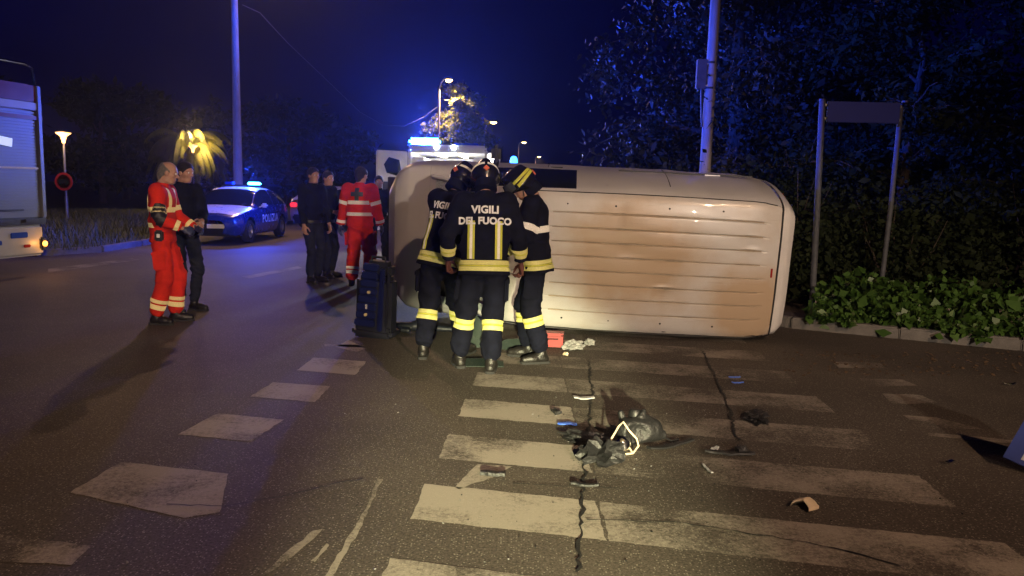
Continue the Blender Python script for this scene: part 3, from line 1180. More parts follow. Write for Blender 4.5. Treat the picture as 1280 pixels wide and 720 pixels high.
def build_van(label, mt, wrecked=True):
    v = thing('van' if not wrecked else 'overturned_van', label, 'van')
    AR = [(0.95, .37), (3.84, .36)]
    seams = np.array([.135, .150, .49, .50, 2.62, 2.63])
    X, T, G = loft(VAN, AR, 120, seams, zarch=.32)
    xc = (X[:-1] + X[1:]) / 2
    tc_ = (T[:-1] + T[1:]) / 2
    XX, TT = np.meshgrid(xc, tc_, indexing='ij')
    roofm = (TT > 3.93) & (XX < 3.0)
    ws = (TT > 4.0) & (XX > 3.07) & (XX < 3.86)
    hood = (TT > 3.0) & (XX > 3.93) & (XX < 4.38)
    wf = (TT > 3.1) & (TT < 3.8) & (XX > 2.28) & (XX < 3.34)
    wr_ = (TT > 3.12) & (TT < 3.72) & (XX > 1.25) & (XX < 2.1)
    tail = XX < 0.135
    seam = (XX >= 0.135) & (XX <= 0.150)
    roofm &= ~tail & ~seam
    body = ~((XX > 4.38) & (TT > 1.0)) & ~(roofm | ws | hood | tail | seam | wf)
    panel('body', G, body, mt, v)
    panel('tailgate', G, tail, mt, v)
    panel('seam', G, seam, M_SEAM, v, off=-.012)
    panel('bonnet', G, hood, mt, v)
    # ---- roof with pressed ribs
    ribs = [-.53, -.375, -.225, -.075, .075, .225, .375, .53]
    ys = {-.735, .735}
    for r in ribs:
        for q in (-.02, -.011, -.004, .004, .011, .02):
            ys.add(r + q)
    for k in range(-14, 15):
        if all(abs(k * .05 - r) > .026 for r in ribs):
            ys.add(k * .05)
    ys = sorted(ys)
    xs_ = sorted(set(round(float(q_), 3) for q_ in list(np.linspace(.15, 3.0, 58)) + [.26, .325, 2.475, 2.56]))
    K = np.array(VAN, float)
    tt = np.interp(xs_, K[:, 0], np.arange(len(K)))
    R = crom(K, tt)
    j0 = int(np.argmin(abs(T - 3.93)))
    vs, fs = [], []
    gm = [any(abs((a_ + b_) / 2 - rb) < .005 for rb in ribs) for a_, b_ in zip(ys, ys[1:])]
    fm = []
    for x, r in zip(xs_, R):
        lo = np.array([np.interp(x, X, G[:, j0, 1]), np.interp(x, X, G[:, j0, 2])])
        for k, y in enumerate(ys):
            f = min(1.0, abs(y) / .735)
            yy = math.copysign(lo[0] * f, y) if abs(y) > .6 else y * lo[0] / .735
            ff = max(0, 1 - abs(yy) / r[7])
            z = r[8] + (r[9] - r[8]) * (1 - (1 - ff) ** 3)
            if abs(yy) > r[7]:
                z = r[8] + (lo[1] - r[8]) * (abs(yy) - r[7]) / max(1e-6, lo[0] - r[7])
            dep = 0
            for rb in ribs:
                a = abs(y - rb)
                fade = min(1, max(0, (x - .26) / .08)) * min(1, max(0, (2.56 - x) / .1))
                if a < .021:
                    dep = max(dep, fade * .013 * min(1, max(0, (.0115 - a) / .007)))
            vs.append((x, yy, z - dep))
    ny = len(ys)
    for i in range(len(xs_) - 1):
        for k in range(ny - 1):
            fs.append((i * ny + k, (i + 1) * ny + k, (i + 1) * ny + k + 1, i * ny + k + 1))
            fm.append(1 if gm[k] and .31 < xs_[i] < 2.5 else 0)
    rfb = MB().add(vs, fs)
    rfb.m = fm
    rf = rfb.build('roof', [M_ROOF if wrecked else mt, M_GROOVE], v)
    smooth_by_angle(rf.data, 25)
    # gutters between roof and sides, mounting plugs
    for sg in (1, -1):
        MB().tube([(x, sg * (float(np.interp(x, X, G[:, j0, 1])) + .002), float(np.interp(x, X, G[:, j0, 2])) + .001) for x in np.linspace(.2, 2.95, 22)], .006, 6).build('roof_gutter', M_SEAM, v)
        for x in (.75, 1.30, 1.85, 2.35):
            y = sg * .655
            z = float(np.interp(x, K[:, 0], K[:, 8])) + .016
            MB().lathe([(.011, -.02), (.011, .006), (.007, .010), (0, .010)], (x, y, z), n=10).build('roof_plug', M_BLACK, v, True)
    for sg in (1, -1):
        panel('door_window', G, wf, M_GLASS, v, side=sg, off=-.008)
        panel('window_frame', G, wr_, mt, v, side=sg, off=.002)
        y = .962
        MB().box((2.50, sg * .958, .98), (.16, .03, .035), bev=.012).build('door_handle', M_BLACK, v, True)
        # door gap lines on the side
        for x in (1.28, 2.60):
            pts = [(x, sg * (float(np.interp(x, X, G[:, j, 1])) + .001), float(np.interp(x, X, G[:, j, 2]))) for j in range(4, j0 - 2, 2)]
            MB().tube(pts, .005, 5).build('door_gap', M_SEAM, v)
        # mirror
        mr = MB().box((3.17, sg * 1.12, 1.22), (.11, .20, .25), bev=.04)
        mr.tube([(3.20, sg * .93, 1.12), (3.18, sg * 1.03, 1.16)], .035, 8)
        mi = mr.build('wing_mirror', M_BLACK, v, True)
        MB().box((3.112, sg * 1.12, 1.22), (.006, .16, .20), bev=.002).build('mirror_glass', M_CHROME, mi)
        MB().box((4.28, sg * .70, .76), (.26, .16, .22), (0, .35, -.35 * sg), bev=.05).build('headlight', M_HEADL, v, True)
        MB().box((.02, sg * .745, 1.02), (.06, .13, .52), (0, 0, .12 * sg), bev=.025).build('tail_light', M_TAILR, v, True)
        wheel(v, .95, sg * .80, .32, .205, sg)
        wheel(v, 3.84, sg * .80, .32, .205, sg)
    # nose, bumper, floor
    MB().box((4.42, 0, .42), (.20, 1.30, .26), bev=.07).build('bumper', M_BLACK, v, True)
    MB().box((4.475, 0, .62), (.05, 1.0, .11), bev=.02).build('grille', M_BLACK, v, True)
    nose = panel('nose', G, (XX > 4.38) & (TT > 1.0), mt, v)
    MB().box((.02, 0, .42), (.14, 1.68, .22), bev=.05).build('rear_bumper', M_BLACK, v, True)
    und = MB().box((2.35, 0, .34), (4.5, 1.36, .08)).box((2.3, -.25, .28), (3.2, .12, .1)).tube([(.95, -.7, .32), (.95, .7, .32)], .05, 8).tube([(3.84, -.7, .32), (3.84, .7, .32)], .04, 8)
    und.box((3.6, .1, .26), (.7, .8, .16), bev=.04).tube([(3.2, .3, .24), (2.2, .32, .24), (1.4, .3, .25), (.4, .35, .27)], .035, 8)
    und.build('underbody', M_UNDER, v)
    MB().box((.055, 0, 1.1), (.02, 1.4, 1.3)).build('load_floor', M_UNDER, v)
    gl = panel('rear_window', G, np.zeros_like(XX, bool), M_GLASS, v)
    MB().box((-.005, 0, 1.38), (.015, 1.14, .5), (0, .05, 0), bev=.006).build('rear_window', M_GLASS, v, True)
    # cabin seen through the windscreen opening
    cab = MB().box((3.62, 0, 1.02), (.5, 1.62, .22), bev=.08)
    cab.build('dashboard', M_BLACK, v, True)
    MB().lathe([(.19, -.015), (.205, 0), (.19, .015), (.175, 0), (.19, -.015)], (0, 0, 0), 'Z', 24).build('steering_wheel', M_BLACK, v, True, (3.33, .42, 1.12), (0, -1.0, 0))
    for sy in (.42, -.42):
        st = MB().box((2.78, sy, .78), (.5, .5, .16), bev=.06).box((2.52, sy, 1.12), (.16, .48, .66), (0, -.2, 0), bev=.06).box((2.42, sy, 1.52), (.10, .26, .18), (0, -.2, 0), bev=.04)
        st.build('seat', M_SEAT, v, True)
    MB().box((2.15, 0, 1.0), (.02, 1.40, 1.5)).build('bulkhead', M_UNDER, v)
    for sg in (1, -1):   # screen pillars
        pp = []
        for x in np.linspace(3.05, 3.9, 8):
            r = crom(K, np.array([np.interp(x, K[:, 0], np.arange(len(K)))]))[0]
            pp.append((x, sg * r[7], r[8] + .004))
        MB().tube(pp, .030, 8).build('pillar', mt, v, True)
    if not wrecked:
        panel('windscreen', G, ws, M_GLASS, v, off=-.006)
    else:
        # what is left of the cut windscreen: a jagged rim of crazed glass
        rim = ws & ((TT < 4.16) | (XX < 3.13) | (XX > 3.80))
        panel('broken_windscreen', G, rim, M_CRAZED, v, off=-.004)
    MB().tube([(3.92, .45, 1.2), (3.7, .1, 1.40), (3.55, -.1, 1.54)], .010, 6).build('wiper', M_BLACK, v)
    return v


M_GROOVE = mat('groove_dirt_shade', (0.29, 0.245, 0.18), rough=0.8, var=.4)  # groove dirt, toned darker to paint in the shade of the pressed lines
M_SEAT = mat('seat_cloth', (0.05, 0.05, 0.055), rough=0.9, bump=0.3)
M_CRAZED = mat('crazed_glass', (0.40, 0.46, 0.43), rough=0.35, var=0.4, vscale=60, bump=0.5, bscale=90)


def make_roof_mat():
    """White paint with tan road dust rubbed into it."""
    m = mat('van_roof', (0.50, 0.49, 0.47), rough=0.34, var=0.05, vscale=2.0, coat=0.25, bump=0.02, bscale=3)
    nt = m.node_tree
    b = nt.nodes['Principled BSDF']
    old = b.inputs['Base Color'].links[0].from_socket
    tc = _n(nt, 'ShaderNodeTexCoord')
    wob = _n(nt, 'ShaderNodeTexNoise', i_Scale=1.8, i_Detail=6.0, i_Roughness=0.6)
    nt.links.new(tc.outputs['Object'], wob.inputs['Vector'])
    total = None
    # two rubbed patches of road dust: centre x, y and half sizes on the roof
    for cx, cy, rx, ry in ((1.62, -.12, .95, .80), (.42, .42, .62, .62)):
        mp = _n(nt, 'ShaderNodeMapping')
        mp.inputs['Location'].default_value = (-cx / rx, -cy / ry, 0)
        mp.inputs['Scale'].default_value = (1 / rx, 1 / ry, 0)
        nt.links.new(tc.outputs['Object'], mp.inputs[0])
        gr = _n(nt, 'ShaderNodeTexGradient', gradient_type='SPHERICAL')
        nt.links.new(mp.outputs[0], gr.inputs[0])
        if total is None:
            total = gr.outputs[1]
        else:
            ad = _n(nt, 'ShaderNodeMath', operation='MAXIMUM')
            nt.links.new(total, ad.inputs[0])
            nt.links.new(gr.outputs[1], ad.inputs[1])
            total = ad.outputs[0]
    ad = _n(nt, 'ShaderNodeMath', operation='ADD')
    nt.links.new(total, ad.inputs[0])
    nt.links.new(wob.outputs[0], ad.inputs[1])
    rp = _n(nt, 'ShaderNodeValToRGB')
    rp.color_ramp.elements[0].position = 0.52
    rp.color_ramp.elements[0].color = (0, 0, 0, 1)
    rp.color_ramp.elements[1].position = 1.0
    rp.color_ramp.elements[1].color = (.85, .85, .85, 1)
    nt.links.new(ad.outputs[0], rp.inputs[0])
    mx = _n(nt, 'ShaderNodeMix', data_type='RGBA')
    nt.links.new(rp.outputs[0], mx.inputs[0])
    nt.links.new(old, mx.inputs[6])
    mx.inputs[7].default_value = (0.38, 0.27, 0.16, 1)
    # long fine scratches and grime streaks
    mp = _n(nt, 'ShaderNodeMapping')
    mp.inputs['Scale'].default_value = (1.2, 34, 1)
    mp.inputs['Rotation'].default_value = (0, 0, .35)
    nt.links.new(tc.outputs['Object'], mp.inputs[0])
    sc = _n(nt, 'ShaderNodeTexNoise', i_Scale=1.6, i_Detail=6.0, i_Roughness=0.7)
    nt.links.new(mp.outputs[0], sc.inputs['Vector'])
    r3 = _n(nt, 'ShaderNodeValToRGB')
    r3.color_ramp.elements[0].position = .60
    r3.color_ramp.elements[0].color = (0, 0, 0, 1)
    r3.color_ramp.elements[1].position = .74
    r3.color_ramp.elements[1].color = (.55, .55, .55, 1)
    nt.links.new(sc.outputs[0], r3.inputs[0])
    m3 = _n(nt, 'ShaderNodeMix', data_type='RGBA')
    nt.links.new(r3.outputs[0], m3.inputs[0])
    nt.links.new(mx.outputs[2], m3.inputs[6])
    m3.inputs[7].default_value = (0.22, 0.17, 0.12, 1)
    nt.links.new(m3.outputs[2], b.inputs['Base Color'])
    return m


M_ROOF = make_roof_mat()
van = build_van('white van lying on its side, ribbed roof towards the camera', M_VANW)
# lying on its left side: forward -> left of frame, roof -> towards the camera
VAN_ROLL = math.radians(6.2)
VAN_YAW = math.radians(-4.0)
VAN_TIP = math.radians(1.5)
lay = Matrix(((-1, 0, 0), (0, 0, -1), (0, -1, 0)))          # columns: images of van x, y, z
lay = Matrix.Rotation(VAN_YAW, 3, 'Z') @ Matrix.Rotation(VAN_TIP, 3, 'Y') @ Matrix.Rotation(VAN_ROLL, 3, 'X') @ lay
VAN_LOC = Vector((3.03, 10.15, 0.965))
van.matrix_world = Matrix.Translation(VAN_LOC) @ lay.to_4x4() @ Matrix.Diagonal((1, .94, 1, 1))



def dent(o, n, depth, seed, wave=.004):
    """Knock shallow dents and a general waviness into sheet metal."""
    rg = np.random.default_rng(seed)
    me = o.data
    co = np.zeros(len(me.vertices) * 3, np.float32)
    me.vertices.foreach_get('co', co)
    co = co.reshape(-1, 3)
    nr = np.array([v.normal for v in me.vertices])
    c0, c1 = co.min(0), co.max(0)
    d = wave * (np.sin(co[:, 0] * 4.1 + seed) * np.cos(co[:, 1] * 3.3 + 1) + .6 * np.sin(co[:, 0] * 9 + co[:, 1] * 7 + co[:, 2] * 5))
    for i in range(n):
        p = co[rg.integers(len(co))]
        ax_ = rg.uniform(.06, .26, 3)
        q = (((co - p) / ax_) ** 2).sum(1)
        d -= depth * rg.uniform(.3, 1) * np.exp(-q)
    for i in range(max(1, n // 4)):          # creases
        p = co[rg.integers(len(co))]
        a = rg.uniform(0, 3.1)
        u = (co[:, 0] - p[0]) * math.cos(a) + (co[:, 1] - p[1]) * math.sin(a)
        w = -(co[:, 0] - p[0]) * math.sin(a) + (co[:, 1] - p[1]) * math.cos(a)
        d -= depth * .6 * np.exp(-np.sqrt(w * w + .0006) / .05) * np.exp(-(u / .35) ** 2)
    co += nr * d[:, None]
    me.vertices.foreach_set('co', co.ravel())
    me.update()


for k in kids(van):
    b_ = k.name.split('.')[0]
    if b_ in ('body', 'roof', 'bonnet', 'tailgate'):
        dent(k, {'body': 16, 'roof': 8, 'bonnet': 6, 'tailgate': 3}[b_], .015, 16, .003)
# torn trim and rust-streaked scrapes along the lower roof edge
rr_ = random.Random(4)
for x0, L_ in ((2.55, .55), (1.2, .35), (.25, .42)):
    pts = []
    for i in range(7):
        x = x0 + L_ * i / 6
        pts.append((x, .745 + rr_.uniform(-.006, .012), 1.865 + rr_.uniform(-.012, .012)))
    MB().tube(pts, [.004 + .006 * rr_.random() for _ in pts], 5).build('torn_trim', M_BLACK, van)
MB().box((1.05, -.962, .99), (1.5, .018, .035), bev=.006).build('door_rail', M_BLACK, van, True)
MB().box((.75, -.95, .95), (.17, .012, .17), (.12, 0, 0), bev=.004).build('fuel_flap', M_VANW, van, True)
MB().tube([(.20, -.05, 1.905), (.20, .05, 1.905)], .010, 6).box((.115, 0, 1.878), (.05, .34, .022), bev=.008).build('brake_light', M_TAILR, van, True)

# a second van, standing, seen only over the upturned one
van2 = build_van('white van with a small blue beacon, standing behind the overturned van', M_VANW, wrecked=False)
van2.location = (-.02, 15.0, 0)
van2.rotation_euler = (0, 0, PI / 2)
bz = at(638, 200, 15.6).z
bb = MB().lathe([(.07, 1.93), (.07, bz - .03), (.06, bz + .04), (.03, bz + .07), (0, bz + .075)], (.6, 0, 0), n=16)
bb.build('beacon', G_BLUE, van2, True)
MB().lathe([(.09, 1.90), (.09, 1.95), (.07, 1.955)], (.6, 0, 0), n=16).build('beacon_base', M_BLACK, van2, True)


# ---------------------------------------------------------------- cars
CAR = [(0.00, .66, .34, .74, .55, .70, .86, .50, 1.00, 1.00),
       (0.10, .78, .26, .84, .55, .80, .90, .58, 1.08, 1.09),
       (0.55, .82, .21, .89, .55, .86, .93, .60, 1.30, 1.33),
       (1.20, .83, .20, .90, .55, .87, .93, .60, 1.41, 1.46),
       (1.90, .83, .20, .90, .55, .87, .92, .60, 1.42, 1.47),
       (2.30, .83, .20, .90, .55, .87, .91, .62, 1.34, 1.40),
       (2.95, .83, .20, .90, .55, .86, .89, .72, .96, 1.01),
       (3.10, .83, .20, .90, .55, .86, .88, .72, .92, .96),
       (3.80, .80, .21, .87, .52, .80, .78, .62, .83, .87),
       (4.15, .70, .24, .76, .48, .68, .68, .52, .72, .75),
       (4.30, .50, .30, .54, .46, .48, .58, .36, .61, .62)]


def build_car(name, label, low, high, loc, rz, police=False):
    c = thing(name, label, 'police car' if police else 'car', loc, rz)
    X, T, G = loft(CAR, [(.78, .355), (3.38, .355)], 90)
    xc = (X[:-1] + X[1:]) / 2
    tcn = (T[:-1] + T[1:]) / 2
    XX, TT = np.meshgrid(xc, tcn, indexing='ij')
    belt = (TT > 3.08) & (TT < 3.86)
    side = belt & (XX > .45) & (XX < 2.75) & ~((XX > 1.50) & (XX < 1.58)) & ~((XX > .95) & (XX < 1.02))
    ws = (TT > 4.0) & (XX > 2.28) & (XX < 2.98)
    rw = (TT > 4.05) & (XX > .16) & (XX < .62)
    hood = (TT > 3.0) & (XX > 3.0) & (XX < 4.0)
    roof = (TT > 3.86) & (XX >= .62) & (XX <= 2.28)
    lowm = ~(side | ws | rw | hood | roof)
    panel('body', G, lowm, low, c)
    panel('bonnet', G, hood, high, c, off=.004)
    panel('roof', G, roof, high, c, off=.003)
    panel('windscreen', G, ws, M_GLASS, c, off=-.004)
    panel('rear_window', G, rw, M_GLASS, c, off=-.004)
    for sg in (1, -1):
        panel('side_window', G, side, M_GLASS, c, side=sg, off=-.005)
        wheel(c, .78, sg * .785, .31, .20, sg)
        wheel(c, 3.38, sg * .785, .31, .20, sg)
        MB().box((4.02, sg * .60, .66), (.34, .17, .13), (0, .30, -.55 * sg), bev=.045).build('headlight', M_HEADL, c, True)
        MB().box((.085, sg * .66, .82), (.10, .24, .15), (0, 0, .35 * sg), bev=.03).build('tail_light', M_TAILR if police else G_TAIL, c, True)
        m_ = MB().box((2.62, sg * 1.0, .98), (.12, .18, .12), bev=.04).tube([(2.64, sg * .86, .93), (2.63, sg * .95, .96)], .022, 6)
        m_.build('wing_mirror', high, c, True)
        for x in (1.30, 2.10):
            MB().box((x, sg * .897, .80), (.17, .02, .03), bev=.008).build('door_handle', M_CHROME, c, True)
        for x in (1.54, 2.62):
            pts = [(x, sg * (float(np.interp(x, X, G[:, j, 1])) + .001), float(np.interp(x, X, G[:, j, 2]))) for j in range(3, 17, 2)]
            MB().tube(pts, .004, 5).build('door_gap', M_SEAM, c)
        if police:
            # white band and lettering along the doors
            bandm = (TT > 2.55) & (TT < 2.86) & (XX > .9) & (XX < 3.0)
            panel('side_stripe', G, bandm, M_CARWH, c, side=sg, off=.003)
    MB().box((4.17, 0, .36), (.16, 1.06, .20), bev=.05).build('lower_grille', M_BLACK, c, True)
    MB().prism([(-.13, .1), (.13, .1), (.05, -.12), (-.05, -.12)], (4.27, 0, .54), (0, 1, 0), (0, 0, 1), .03).build('grille', M_BLACK, c)
    MB().box((4.272, .34 if police else 0, .47), (.02, .50, .11), (0, .1, .28 if police else 0), bev=.003).build('number_plate', M_PLATE, c)
    MB().box((-.005, 0, .72), (.015, .50, .11), (0, 0, 0)).build('number_plate', M_PLATE, c)
    MB().box((.04, 0, .40), (.14, 1.3, .20), bev=.05).build('rear_bumper', M_BLACK, c, True)
    MB().box((2.1, 0, .25), (3.9, 1.40, .10)).build('underbody', M_UNDER, c)
    MB().box((1.6, 0, .72), (1.9, 1.3, .3)).box((1.9, .35, 1.0), (.14, .42, .5), bev=.04).box((1.9, -.35, 1.0), (.14, .42, .5), bev=.04).build('interior', M_SEAT, c)
    return c, G


car, CG = build_car('police_car', 'blue and white police car with one beacon flashing, beyond the grey-haired paramedic', M_CARDK, M_CARWH, (0, 0, 0), 0, True)
cpos = gp(277, 306)
car.location = (cpos.x - .30, cpos.y + 4.2, 0)
car.scale = (.97, .97, .97)
car.rotation_euler = (0, 0, math.radians(268))
body_me = [k for k in kids(car) if k.name.startswith('body')][0].data
M_LETW = mat('lettering_white', (0.8, 0.8, 0.8), rough=0.4, var=0.03)
for sg in (1, -1):
    project_text('POLIZIA', .30, body_me, (1.85, sg * .9, .60), (-sg, 0, 0), (0, 0, 1), (0, -sg, 0), M_LETW, off=.005, parent=car, spacing=1.25, bold=.006)
lb = MB().box((1.55, 0, 1.505), (.20, 1.06, .05), bev=.02).build('light_bar', M_BLACK, car, True)
MB().box((1.55, .34, 1.565), (.19, .36, .085), bev=.03).build('beacon', G_BLUEC, lb, True)
MB().box((1.55, -.38, 1.565), (.19, .26, .085), bev=.03).build('beacon', M_BLUEDIM, lb, True)
MB().tube([(.75, .1, 1.42), (.68, .1, 1.62), (.58, .1, 1.83)], [.006, .004, .002], 5).build('aerial', M_BLACK, car)
lamp('POINT', 'beacon_light', (1.55, .34, 1.78), 950, BLUE, .09, car)

car2, _ = build_car('parked_car', 'silver car with a red tail lamp showing between the police car and the standing officers', M_CARGR, M_CARGR, (0, 0, 0), 0)
c2 = at(374, 280, 26.5)
car2.location = (c2.x + .15, 26.9, 0)
car2.rotation_euler = (0, 0, math.radians(62))

# ---------------------------------------------------------------- ambulance, rear doors open
M_AMBW = mat('ambulance_white', (0.70, 0.70, 0.70), rough=0.3, var=0.05, coat=0.3)
M_AMBIN = mat('ambulance_inside', (0.62, 0.63, 0.64), rough=0.45, var=0.08)
M_REDST = mat('ambulance_red', (0.45, 0.03, 0.02), rough=0.35, var=0.06)
AY = 20.0
am = thing('ambulance', 'white ambulance with open rear doors and blue beacon behind the nose of the van', 'ambulance', (-1.66, AY, 0))
W2, H0, H1, LN_ = .99, .42, 2.46, 4.9
fr = MB().box((-W2 + .04, LN_ * .36, (H0 + H1) / 2), (.07, LN_ * .72, H1 - H0), bev=.02).box((W2 - .04, LN_ * .36, (H0 + H1) / 2), (.07, LN_ * .72, H1 - H0), bev=.02)
fr.box((0, LN_ * .36, H1 - .035), (2 * W2 - .16, LN_ * .72 - .01, .07), bev=.01).box((0, LN_ * .36, H0 + .04), (2 * W2 - .16, LN_ * .72 - .01, .08))
fr.build('body', M_AMBW, am, True)
MB().box((0, LN_ * .70, (H0 + H1) / 2), (2 * W2 - .18, .05, H1 - H0 - .2)).build('bulkhead', M_AMBIN, am)
cabm = MB().prism([(3.45, .42), (5.0, .42), (5.1, .75), (5.0, 1.1), (4.5, 1.28), (3.9, 2.1), (3.5, 2.3)], (-.93, 0, 0), (0, 1, 0), (0, 0, 1), 1.86)
cabm.build('cab', M_AMBW, am)
MB().prism([(4.5, 1.32), (3.95, 2.06), (3.93, 2.06), (4.46, 1.31)], (-.80, .04, .02), (0, 1, 0), (0, 0, 1), 1.6).build('windscreen', M_GLASS, am)
for sg in (1, -1):
    MB().box((sg * (W2 + .001), 1.7, 1.15), (.012, 3.3, .30)).build('side_stripe', M_REDST, am)
    wheel(am, 0, 0, .34, .22, sg)
ws_ = [k for k in kids(am) if k.name.startswith('wheel')]
for k, sg in zip(ws_, (1, -1)):
    k.location = (sg * .86, .95, 0)
    k.rotation_euler = (0, 0, PI / 2)
    k2 = copy_tree(k, am)
    k2.location = (sg * .86, 4.1, 0)
MB().box((0, -.06, .42), (1.9, .16, .16), bev=.04).build('step_bumper', M_BLACK, am, True)
for sg in (1, -1):
    MB().box((sg * .90, -.012, 1.2), (.12, .05, .42), bev=.015).build('tail_light', M_TAILR, am, True)
    # cabinets inside
    MB().box((sg * .72, 1.7, 1.0), (.36, 2.9, .9), bev=.02).box((sg * .76, 1.7, 2.05), (.3, 2.9, .45), bev=.02).build('cabinet', M_AMBIN, am, True)
G_CEIL = glow('ceiling_strip', (1.0, .93, .80), 9)
for xx in (-.28, .30):
    MB().box((xx, 1.45, H1 - .095), (.13, 2.2, .03)).build('ceiling_light', G_CEIL, am)
lamp('POINT', 'ceiling_lamp', (0, .9, H1 - .3), 130, (1.0, .95, .88), .15, am)
st = MB().box((0, 1.3, .82), (.52, 1.9, .10), bev=.04).box((0, 2.0, 1.0), (.5, .6, .09), (.5, 0, 0), bev=.03)
st.build('stretcher', mat('stretcher_pad', (.5, .35, .03), rough=.6), am, True)
hd = MB().box((0, .02, H1 + .04), (2 * W2 - .06, .16, .15), bev=.05)
hd.build('rear_header', M_AMBW, am, True)
bl = MB().box((-.62, .46, H1 + .21), (.80, .20, .18), bev=.06).build('beacon', G_BLUEC, am, True)
MB().box((-.62, .46, H1 + .11), (.84, .22, .03)).build('beacon_base', M_BLACK, am)
MB().box((.45, .10, H1 + .145), (.62, .18, .05), bev=.015).build('beacon', M_BLUEDIM, am, True)
for xx in (-.27, .15):
    MB().lathe([(.055, -.075), (.06, -.07), (0, -.07)], (xx, 0, H1 + .06), 'Y', 18).build('work_light', G_WHITE, am)
lamp('POINT', 'beacon_light', (-.62, .27, H1 + .145), 5500, BLUE, .05, am)
lamp('SPOT', 'beacon_light', (-.62, .46, H1 + .36), 16000, BLUE, .08, am, aim=(-.62, .3, H1 + 9), angle=math.radians(168), blend=.35)
lamp('SPOT', 'work_light_beam', (-.06, -.22, H1 + .05), 500, (.8, .88, 1.0), .06, am, aim=(-.1, -4.5, 0), angle=2.2)


def amb_door(hx, ang, sg):
    d = MB()
    dw = .90
    root = None
    rt = Matrix.Rotation(ang, 3, 'Z')
    o = MB().box((sg * dw / 2, 0, 1.44), (dw, .05, 1.92), bev=.03).build('rear_door', M_AMBW, am, True, (hx, -.03, 0), (0, 0, ang))
    f = -1 if sg > 0 else -1
    # the inner face carries the trim and, through it, the window
    for yy in (-.032, .032):
        MB().prism([(.20, 1.90), (.26, 2.18), (.56, 2.24), (.70, 2.06), (.62, 1.86), (.34, 1.80)], (0, yy - (.004 if yy < 0 else -.004), 0), (sg, 0, 0), (0, 0, 1), .008).build('window', M_GLASS, o)
        MB().box((sg * .45, yy, 1.52), (.56, .012, .26), bev=.004).build('trim_recess', M_UNDER, o)
        MB().box((sg * .45, yy, 1.00), (.70, .012, .12), bev=.004).build('reflective_strip', M_REDST, o)
    MB().box((sg * .80, .05, 1.3), (.03, .04, .2), bev=.01).build('handle', M_BLACK, o, True)


amb_door(-W2, math.radians(180 + 42), 1)
amb_door(W2, math.radians(180 - 70), -1)
# ------------------------------------------------------------------ people
# Bodies and clothes are blended distance fields turned into one continuous surface.
def V3(*a):
    return np.array(a, float)


